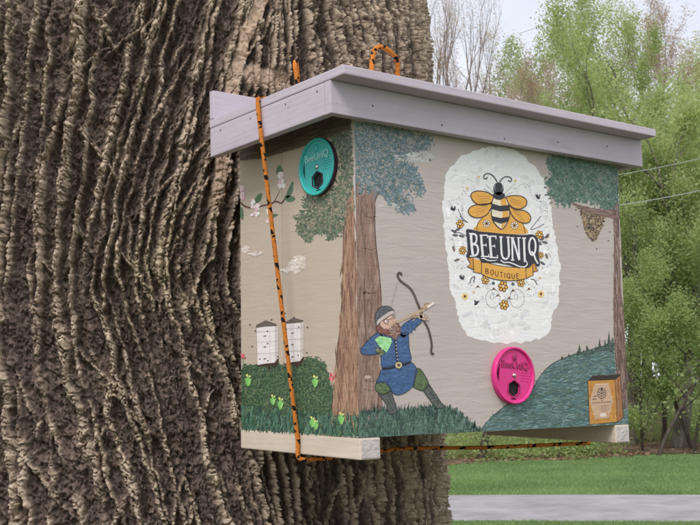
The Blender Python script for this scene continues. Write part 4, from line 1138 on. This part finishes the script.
# loops standing on the roof
yb = .12
a = at_plane(1, yb, 372, 74); b2 = at_plane(1, yb+.03, 397, 76); tpc = at_plane(1, yb+.01, 383, 47)
zr = lambda x, y: lp(x, y+.0300, FH+.0205)[2]
q = [(a[0]-.004, yb, zr(0, yb)), (a[0]-.004, yb, (zr(0, yb)+a[2])/2), (a[0]-.002, yb, a[2]), (a[0]+.010, yb+.005, tpc[2]-.016), (tpc[0], yb+.012, tpc[2]), (b2[0]-.010, yb+.02, tpc[2]-.014), (b2[0]+.001, yb+.03, b2[2]), (b2[0]+.004, yb+.03, (zr(0, yb+.03)+b2[2])/2), (b2[0]+.004, yb+.03, zr(0, yb+.03))]
o = rope('rope_loop', q, .0052); tag(o, 'orange rope loop standing up wide and open on top of the lid', 'rope loop')
a = at_plane(1, .20, 299, 82); t2 = at_plane(1, .20, 297.5, 61)
q = [(a[0]+.001, .200, zr(0, .2)), (a[0]+.001, .200, a[2]), (t2[0]-.0005, .200, t2[2]-.012), (t2[0]+.006, .206, t2[2]), (t2[0]+.013, .212, t2[2]-.012), (a[0]+.0135, .214, a[2]), (a[0]+.0135, .214, zr(0, .214))]
q = [(x-.006, y_, z) for x, y_, z in q]
o = rope('rope_loop', q, .0046); tag(o, 'orange rope loop seen edge-on behind the left edge of the lid', 'rope loop')
# ------------------------------------------------------------------ trees and undergrowth behind the lawn
def leaf_mat(name, c1, c2, trans=.5):
    m, n, b = new_mat(name, .6, .25)
    co = N(n, 'ShaderNodeTexCoord').outputs['Object']
    at = N(n, 'ShaderNodeAttribute', attribute_name='rnd')
    ad = N(n, 'ShaderNodeMath', operation='MULTIPLY_ADD'); ad.inputs[1].default_value = .55
    n.links.new(at.outputs['Fac'], ad.inputs[0]); 
    ns_ = N(n, 'ShaderNodeMath', operation='MULTIPLY_ADD'); ns_.inputs[1].default_value = .9; ns_.inputs[2].default_value = -.22
    n.links.new(noise(n, co, .7, 3), ns_.inputs[0]); n.links.new(ns_.outputs[0], ad.inputs[2])
    r = ramp(n, ad.outputs[0], [(.15, c1), (.85, c2)])
    n.links.new(r.outputs[0], b.inputs['Base Color'])
    tr_ = N(n, 'ShaderNodeBsdfTranslucent'); g = N(n, 'ShaderNodeMix', data_type='RGBA', blend_type='MULTIPLY'); g.inputs[0].default_value = 1
    n.links.new(r.outputs[0], g.inputs[6]); g.inputs[7].default_value = (1.5, 1.6, 1.1, 1); n.links.new(g.outputs[2], tr_.inputs[0])
    ms = N(n, 'ShaderNodeMixShader'); ms.inputs[0].default_value = trans
    n.links.new(b.outputs[0], ms.inputs[1]); n.links.new(tr_.outputs[0], ms.inputs[2]); n.links.new(ms.outputs[0], n.nodes['Material Output'].inputs[0])
    return m
L_SPRING = leaf_mat('spring_leaves', (.21, .27, .105), (.42, .49, .25))
L_DEEP = leaf_mat('deeper_leaves', (.18, .23, .09), (.36, .42, .20))
L_YELLOW = leaf_mat('yellow_green_leaves', (.27, .31, .14), (.50, .55, .31))
L_BUD = leaf_mat('pinkish_buds', (.30, .21, .18), (.50, .39, .33), .4)
L_DRY = leaf_mat('fallen_leaves', (.12, .07, .04), (.36, .24, .16), .1)
L_GRASS = leaf_mat('grass_blades', (.125, .20, .075), (.27, .38, .17), .35)
M_LIMB = two_tone('grey_limb_bark', (.10, .085, .075), (.23, .20, .18), 9, (1, 1, .3), .9, .15, 20, .7, .02)
M_LIMBD = two_tone('dark_limb_bark', (.045, .036, .030), (.11, .09, .075), 9, (1, 1, .3), .9, .15, 20, .7, .02)
M_TWIG = two_tone('reddish_twig_bark', (.16, .12, .11), (.27, .22, .20), 9, None, .9, .15)

def rot_to(d, ang, az):
    d = d/np.linalg.norm(d); ref = np.array([0, 0, 1.]) if abs(d[2]) < .9 else np.array([1., 0, 0])
    a = np.cross(d, ref); a /= np.linalg.norm(a); b_ = np.cross(d, a)
    return d*math.cos(ang)+(a*math.cos(az)+b_*math.sin(az))*math.sin(ang)

def grow(seed, height, r0, lean=(0, 0), fork=.32, depth=4, spread=.75, thin=.62, gnarl=.12):
    rg = random.Random(seed); Vs = []; Fs = []; off = 0; tips = []
    def add(P, Rd, sides):
        nonlocal off
        V, F = tube_arrays(P, Rd, sides); Vs.append(V); Fs.append(np.array(F)+off); off += len(V)
    def branch(p, d, L, r, lev):
        nseg = max(4, int(7-lev)); P = [p]; dd = d.copy()
        for i in range(nseg):
            dd = dd+np.array([rg.gauss(0, gnarl), rg.gauss(0, gnarl), rg.gauss(0, gnarl*.6)+(.05 if lev else .0)]); dd /= np.linalg.norm(dd)
            P.append(P[-1]+dd*L/nseg)
        Rd = [r*(1-(1-.42)*i/nseg) if lev < depth else r*(1-.8*i/nseg) for i in range(nseg+1)]
        add(P, Rd, (9, 6, 5, 4, 3, 3)[min(lev, 5)])
        if lev >= depth-1:
            for i in range(1, nseg+1): tips.append(P[i])
        if lev >= depth: return
        nb = rg.choice((4, 5, 6)) if lev == 0 else rg.choice((3, 4, 4, 5))
        for k in range(nb):
            f = rg.uniform(fork, .98) if k else 1.
            i = min(nseg-1, int(f*nseg)); q = P[i]+(P[i+1]-P[i])*(f*nseg-i)
            ang = rg.uniform(.3, .95)*spread if k else rg.uniform(.1, .35)
            ld = P[i+1]-P[i]
            nd = rot_to(ld, ang, rg.uniform(0, 6.28)); nd[2] += .12
            branch(q, nd/np.linalg.norm(nd), L*rg.uniform(.42, .68)*(1.0 if lev else .85), r*thin*rg.uniform(.6, .95)*(1-.35*f), lev+1)
    d0 = np.array([lean[0], lean[1], 1.]); branch(np.zeros(3), d0/np.linalg.norm(d0), height*.52, r0, 0)
    return np.vstack(Vs), np.vstack(Fs), np.array(tips)

def leaves_arrays(cent, n, spread, size, seed, flat=.6):
    rs = np.random.RandomState(seed)
    idx = rs.randint(0, len(cent), n)
    C = cent[idx]+rs.normal(0, 1, (n, 3))*spread*np.array([1, 1, .8])
    a = rs.normal(0, 1, (n, 3)); a[:, 2] *= flat; a /= np.linalg.norm(a, axis=1)[:, None]
    r_ = rs.normal(0, 1, (n, 3)); b_ = np.cross(a, r_); b_ /= np.linalg.norm(b_, axis=1)[:, None]
    s = size*rs.uniform(.55, 1.35, n)[:, None]
    V = np.stack([C-a*s, C+b_*s*.55, C+a*s, C-b_*s*.55], 1).reshape(-1, 3)
    F = np.arange(n*4).reshape(n, 4)
    rnd = np.repeat(rs.rand(n), 4)
    return V, F, rnd

def leaf_mesh(name, V, F, rnd, mat):
    me = mesh_np(name, V, F); at = me.attributes.new('rnd', 'FLOAT', 'POINT'); at.data.foreach_set('value', rnd.astype(np.float32))
    me.materials.append(mat); return me

def tree_kind(seed, height, r0, nleaf, lsize, lsp, leafm, barkm, **kw):
    V, F, tips = grow(seed, height, r0, **kw)
    tm = mesh_np('trunk', V, F); tm.materials.append(barkm); tm.polygons.foreach_set('use_smooth', [True]*len(tm.polygons))
    rs = np.random.RandomState(seed+9)
    keep = tips[rs.rand(len(tips)) < .8]
    lm = leaf_mesh('crown', *leaves_arrays(keep, nleaf, lsp, lsize, seed), leafm)
    print('tree', seed, 'h %.1f' % V[:, 2].max(), 'r %.1f' % np.abs(V[:, :2]).max(), 'tips', len(tips))
    return tm, lm, V[:, 2].max()

K = {}
K['green_a'] = tree_kind(11, 13, .20, 32000, .042, .15, L_SPRING, M_LIMB, depth=4, spread=.8)
K['green_b'] = tree_kind(12, 13, .15, 32000, .042, .15, L_SPRING, M_LIMB, depth=4, spread=.7, fork=.25)
K['green_c'] = tree_kind(13, 13, .22, 32000, .042, .15, L_YELLOW, M_LIMB, depth=4, spread=.85)
K['bud'] = tree_kind(14, 13, .18, 22000, .026, .13, L_BUD, M_TWIG, depth=4, spread=.7)
K['bare'] = tree_kind(15, 13, .21, 9000, .018, .10, L_BUD, M_TWIG, depth=5, spread=.55, fork=.3)
K['young'] = tree_kind(16, 6.5, .06, 22000, .040, .16, L_DEEP, M_LIMBD, depth=4, spread=.95, fork=.12)
K['young_b'] = tree_kind(17, 6.5, .055, 22000, .040, .16, L_SPRING, M_LIMBD, depth=4, spread=1.0, fork=.10)

def plant_tree(kind, name, px, dist, height, label, cat, group=None, rz=0., w=.9):
    tm, lm, h0 = K[kind]
    p = at_dist(px, dist*1.267); p[2] = wood_z(p)-.05
    s = height/h0
    e = empty(name, tuple(p), (0, 0, rz)); e.scale = (s*w, s*w, s)
    tag(e, label, cat, group)
    for nm, me in (('trunk', tm), ('crown', lm)):
        o = bpy.data.objects.new(nm, me); COL.objects.link(o); o.parent = e
    return e
G1 = 'trees of the wood behind the lawn'
plant_tree('bare', 'bare_tree', 474, 30, 16.0, 'second bare tree from the big trunk, brownish and finely branched', 'tree', G1, 5.2)
plant_tree('bud', 'budding_tree', 545, 36, 15.5, 'pale brown budding tree above the middle of the lid', 'tree', G1, 1.7)
plant_tree('bud', 'budding_tree', 694, 42, 20.5, 'tall brownish budding tree behind the right-hand green crowns', 'tree', G1, 3.7)
far_lab = 'hazy green tree deep in the wood behind the lawn, one of the rear rank'
plant_tree('bare', 'bare_tree', 449, 27, 15.5, 'bare branching tree just right of the big trunk, above the lid', 'tree', G1, 1.0)
plant_tree('bare', 'bare_tree', 500, 36, 17.5, 'third bare tree from the big trunk, thin and pinkish against the pale sky', 'tree', G1, 3.9)
plant_tree('bud', 'budding_tree', 524, 30, 13.2, 'budding brownish-pink tree between the bare trees and the green ones', 'tree', G1, .4)
plant_tree('bud', 'budding_tree', 636, 44, 20.2, 'tall pinkish budding crown rising behind the tallest green trees', 'tree', G1, 2.2)
plant_tree('green_c', 'leafy_tree', 566, 29, 10.6, 'light green leafy tree above the middle of the lid', 'tree', G1, .2)
plant_tree('green_a', 'leafy_tree', 628, 25, 11.8, 'full green tree above the right end of the lid', 'tree', G1, 1.3)
plant_tree('green_c', 'leafy_tree', 676, 24, 14.2, 'tall yellow-green tree with pale grey limbs at the right edge', 'tree', G1, 4.0)
plant_tree('green_a', 'leafy_tree', 735, 26, 14.5, 'green tree just outside the right edge of the lawn view', 'tree', G1, 3.0)
plant_tree('young_b', 'young_tree', 640, 22.6, 5.6, 'low dense young tree beside the right end of the box', 'tree', G1, .5)
plant_tree('young_b', 'young_tree', 690, 22.2, 6.4, 'bushy young tree with bright leaves at the right edge of the wood', 'tree', G1, 1.9)
plant_tree('young', 'young_tree', 660, 24.5, 8.0, 'taller dark young tree behind the two bushy ones', 'tree', G1, 2.9)
plant_tree('young_b', 'young_tree', 622, 26, 8.6, 'slender leafy young tree half hidden by the box edge', 'tree', G1, 4.4)
plant_tree('young_b', 'young_tree', 480, 23.5, 5.4, 'young tree low behind the lawn seen under the box', 'tree', G1, 5.4)
plant_tree('young', 'young_tree', 560, 24, 5.8, 'dark young tree behind the lawn under the middle of the box', 'tree', G1, 3.6)
rg = random.Random(77)
kk = ['green_a', 'green_b', 'green_c', 'green_b', 'young', 'green_a', 'young_b']
ORD = 'first second third fourth fifth sixth seventh eighth ninth tenth eleventh twelfth thirteenth fourteenth fifteenth sixteenth seventeenth eighteenth nineteenth twentieth twenty-first twenty-second twenty-third twenty-fourth'.split()
for i in range(24):
    px = 462+i*11.5+rg.uniform(-5, 5); k = kk[i % 7]; d = rg.uniform(33, 50)
    h = d*(rg.uniform(.33, .38)+(.0005*(px-560)))+1.2 if px > 555 else d*rg.uniform(.17, .24)
    if 'young' in k: h *= .8
    lab = '%s tree in the rear rank of the wood, %s from the left' % ({'green_a': 'spreading green', 'green_b': 'tall narrow green', 'green_c': 'pale yellow-green', 'young': 'low bushy', 'young_b': 'slim young'}[k], ORD[i])
    plant_tree(k, 'woodland_tree', px, d, h, lab, 'tree', 'rear rank of woodland trees', rg.uniform(0, 6), .8)

LFT = ['just left of the bare trees', 'farther left behind the big trunk', 'behind the middle of the big trunk', 'behind the left half of the big trunk']
for i in range(8):
    k = ('green_a', 'green_c', 'green_b', 'young_b')[i % 4]
    plant_tree(k, 'woodland_tree', 428-i*24, 30+(i*7) % 13, (9.5, 11, 8.5, 6)[i % 4], 'hidden %s woodland tree %s' % (('broad green', 'yellow-green', 'narrow green', 'small')[i % 4], LFT[i//2]), 'tree', 'woodland trees hidden by the big trunk', i*1.3, .95)

# dark leaning sapling stems on the brown slope
def stem(px, dist, h, lean, r, label):
    p = at_dist(px, dist*1.267); p[2] = wood_z(p)-.05; rr = random.Random(px)
    P = [p]; d = np.array([_r[0]*lean, _r[1]*lean, 1.])
    for i in range(8): d = d+np.array([rr.gauss(0, .1), rr.gauss(0, .1), 0]); P.append(P[-1]+d/np.linalg.norm(d)*h/8)
    V, F = tube_arrays(P, [r*(1-.08*i) for i in range(9)], 8)
    e = empty('sapling', tuple(p)); tag(e, label, 'sapling')
    o = link('trunk', mesh_np('trunk', V-p, F), M_LIMBD, e, True)
    base = P[4]
    for k in range(4):
        b0 = P[3+k]; dd = np.array([rr.gauss(0, 1), rr.gauss(0, 1), .8]); dd /= np.linalg.norm(dd); Q = [b0]
        for i in range(4): dd = dd+np.array([rr.gauss(0, .2), rr.gauss(0, .2), .05]); Q.append(Q[-1]+dd/np.linalg.norm(dd)*h*.12)
        V, F = tube_arrays(Q, [r*.4*(1-.2*i) for i in range(5)], 4); link('branch', mesh_np('branch', V-p, F), M_LIMBD, e, True)
    tips = np.array(P[4:])-p
    link('crown', leaf_mesh('crown', *leaves_arrays(tips, 500, .4, .06, px), L_SPRING), None, e)
stem(655, 21.6, 3.2, .32, .055, 'dark leaning sapling on the brown leaf litter right of the box')
stem(478, 20.6, 2.6, .1, .10, 'short dark tree stem behind the lawn under the left of the box')
stem(690, 23.0, 3.4, -.15, .06, 'thin dark sapling near the right edge of the wood')
stem(538, 22.0, 2.6, .25, .05, 'slim dark sapling in the undergrowth below the box')

# undergrowth bushes: a mass nobody could count, one object
rs = np.random.RandomState(5); cents = []
for i in range(300):
    t = rs.uniform(-14, 20); k = .55+rs.uniform(0, 1)**1.7*7.0
    p = wa+wd*t+wn*(k+edge_off(t)); z = wood_z(p)
    if 5.6 < t < 10.5 and k < 1.8: continue
    hgt = rs.uniform(.35, 1.0)*(.6+k*.25)
    for j in range(9): cents.append((p[0]+rs.normal(0, .35), p[1]+rs.normal(0, .35), z+rs.uniform(.05, 1)*hgt))
V, F, rnd = leaves_arrays(np.array(cents), 170000, .17, .036, 6)
V[:, 2] = np.maximum(V[:, 2], GZ+.02)
ug = link('undergrowth', leaf_mesh('undergrowth', V, F, rnd, L_SPRING)); tag(ug, kind='stuff')
# fallen leaves and sticks along the edge of the wood
ts = rs.uniform(-14, 24, 16000); ks = rs.uniform(-.35, 5.5, 16000)**1.0
P = wa+wd*ts[:, None]+wn*(ks+np.array([edge_off(t) for t in ts]))[:, None]
cz = np.array([wood_z(p) for p in P])+rs.uniform(.01, .05, len(P))
V, F, rnd = leaves_arrays(np.column_stack([P, cz]), 16000, .0, .045, 7, .35)
fl = link('fallen_leaves', leaf_mesh('fallen_leaves', V, F, rnd, L_DRY)); tag(fl, kind='stuff')
# grass: short tufts over the visible lawn and verge
n_ = 180000
ax = rs.uniform(380, 740, n_); dd = rs.uniform(12.4**.5, 27.5**.5, n_)**2
az = np.arctan((ax-350)/FPX)+YAW
gx = CAM[0]+np.sin(az)*dd; gy = CAM[1]+np.cos(az)*dd
kroad = (gx-ra[0])*rn_[0]+(gy-ra[1])*rn_[1]
ok = (kroad < -.03+.03*np.sin(gx*7)) | (kroad > RW+.02)
kw = (gx-wa[0])*wn[0]+(gy-wa[1])*wn[1]; tw = (gx-wa[0])*wd[0]+(gy-wa[1])*wd[1]
ok &= kw < np.array([edge_off(t) for t in tw])+rs.normal(0, .25, n_)
gx, gy = gx[ok], gy[ok]; n_ = len(gx)
a = rs.uniform(0, 6.28, n_); h = rs.uniform(.012, .045, n_); w = rs.uniform(.005, .011, n_)
bx_, by_ = np.cos(a)*w, np.sin(a)*w; lx, ly = rs.normal(0, .02, n_), rs.normal(0, .02, n_)
z0 = np.full(n_, GZ)
V = np.stack([np.stack([gx-bx_, gy-by_, z0], 1), np.stack([gx+bx_, gy+by_, z0], 1), np.stack([gx+lx, gy+ly, z0+h], 1)], 1).reshape(-1, 3)
me = mesh_np('grass', V, np.arange(n_*3).reshape(n_, 3), 3)
at = me.attributes.new('rnd', 'FLOAT', 'POINT'); at.data.foreach_set('value', np.repeat(rs.rand(n_), 3).astype(np.float32)); me.materials.append(L_GRASS)
gr = link('grass', me); tag(gr, kind='stuff')

# ------------------------------------------------------------------ overhead wires
m, n, b = new_mat('pale_wire', .5, .4); b.inputs['Base Color'].default_value = (.42, .43, .42, 1); M_WIRE = m
def wire(pa, pb, da, db, label, r=.012, t0=-1.5, t1=2.5, sag=.25):
    A = CAM+ray(*pa)*da*1.26; B = CAM+ray(*pb)*db*1.26; d = B-A; P = []
    for i in range(41):
        t = t0+i/40*(t1-t0); q = A+d*t; q[2] += sag*(t*t-t)*.25; P.append(q)
    V, F = tube_arrays(P, [r]*41, 6); o = link('utility_wire', mesh_np('utility_wire', V, F), M_WIRE, None, True)
    tag(o, label, 'wire', 'overhead wires')
wire((617, 175), (700, 158.5), 17, 19, 'upper of two pale overhead wires right of the box', .0065)
wire((617, 205.5), (700, 190.5), 17, 19, 'lower of two pale overhead wires right of the box', .0085)
wire((535, 28), (606, 2), 24, 27, 'thin wire crossing the open sky above the green trees', .008, -.2, 3, .1)
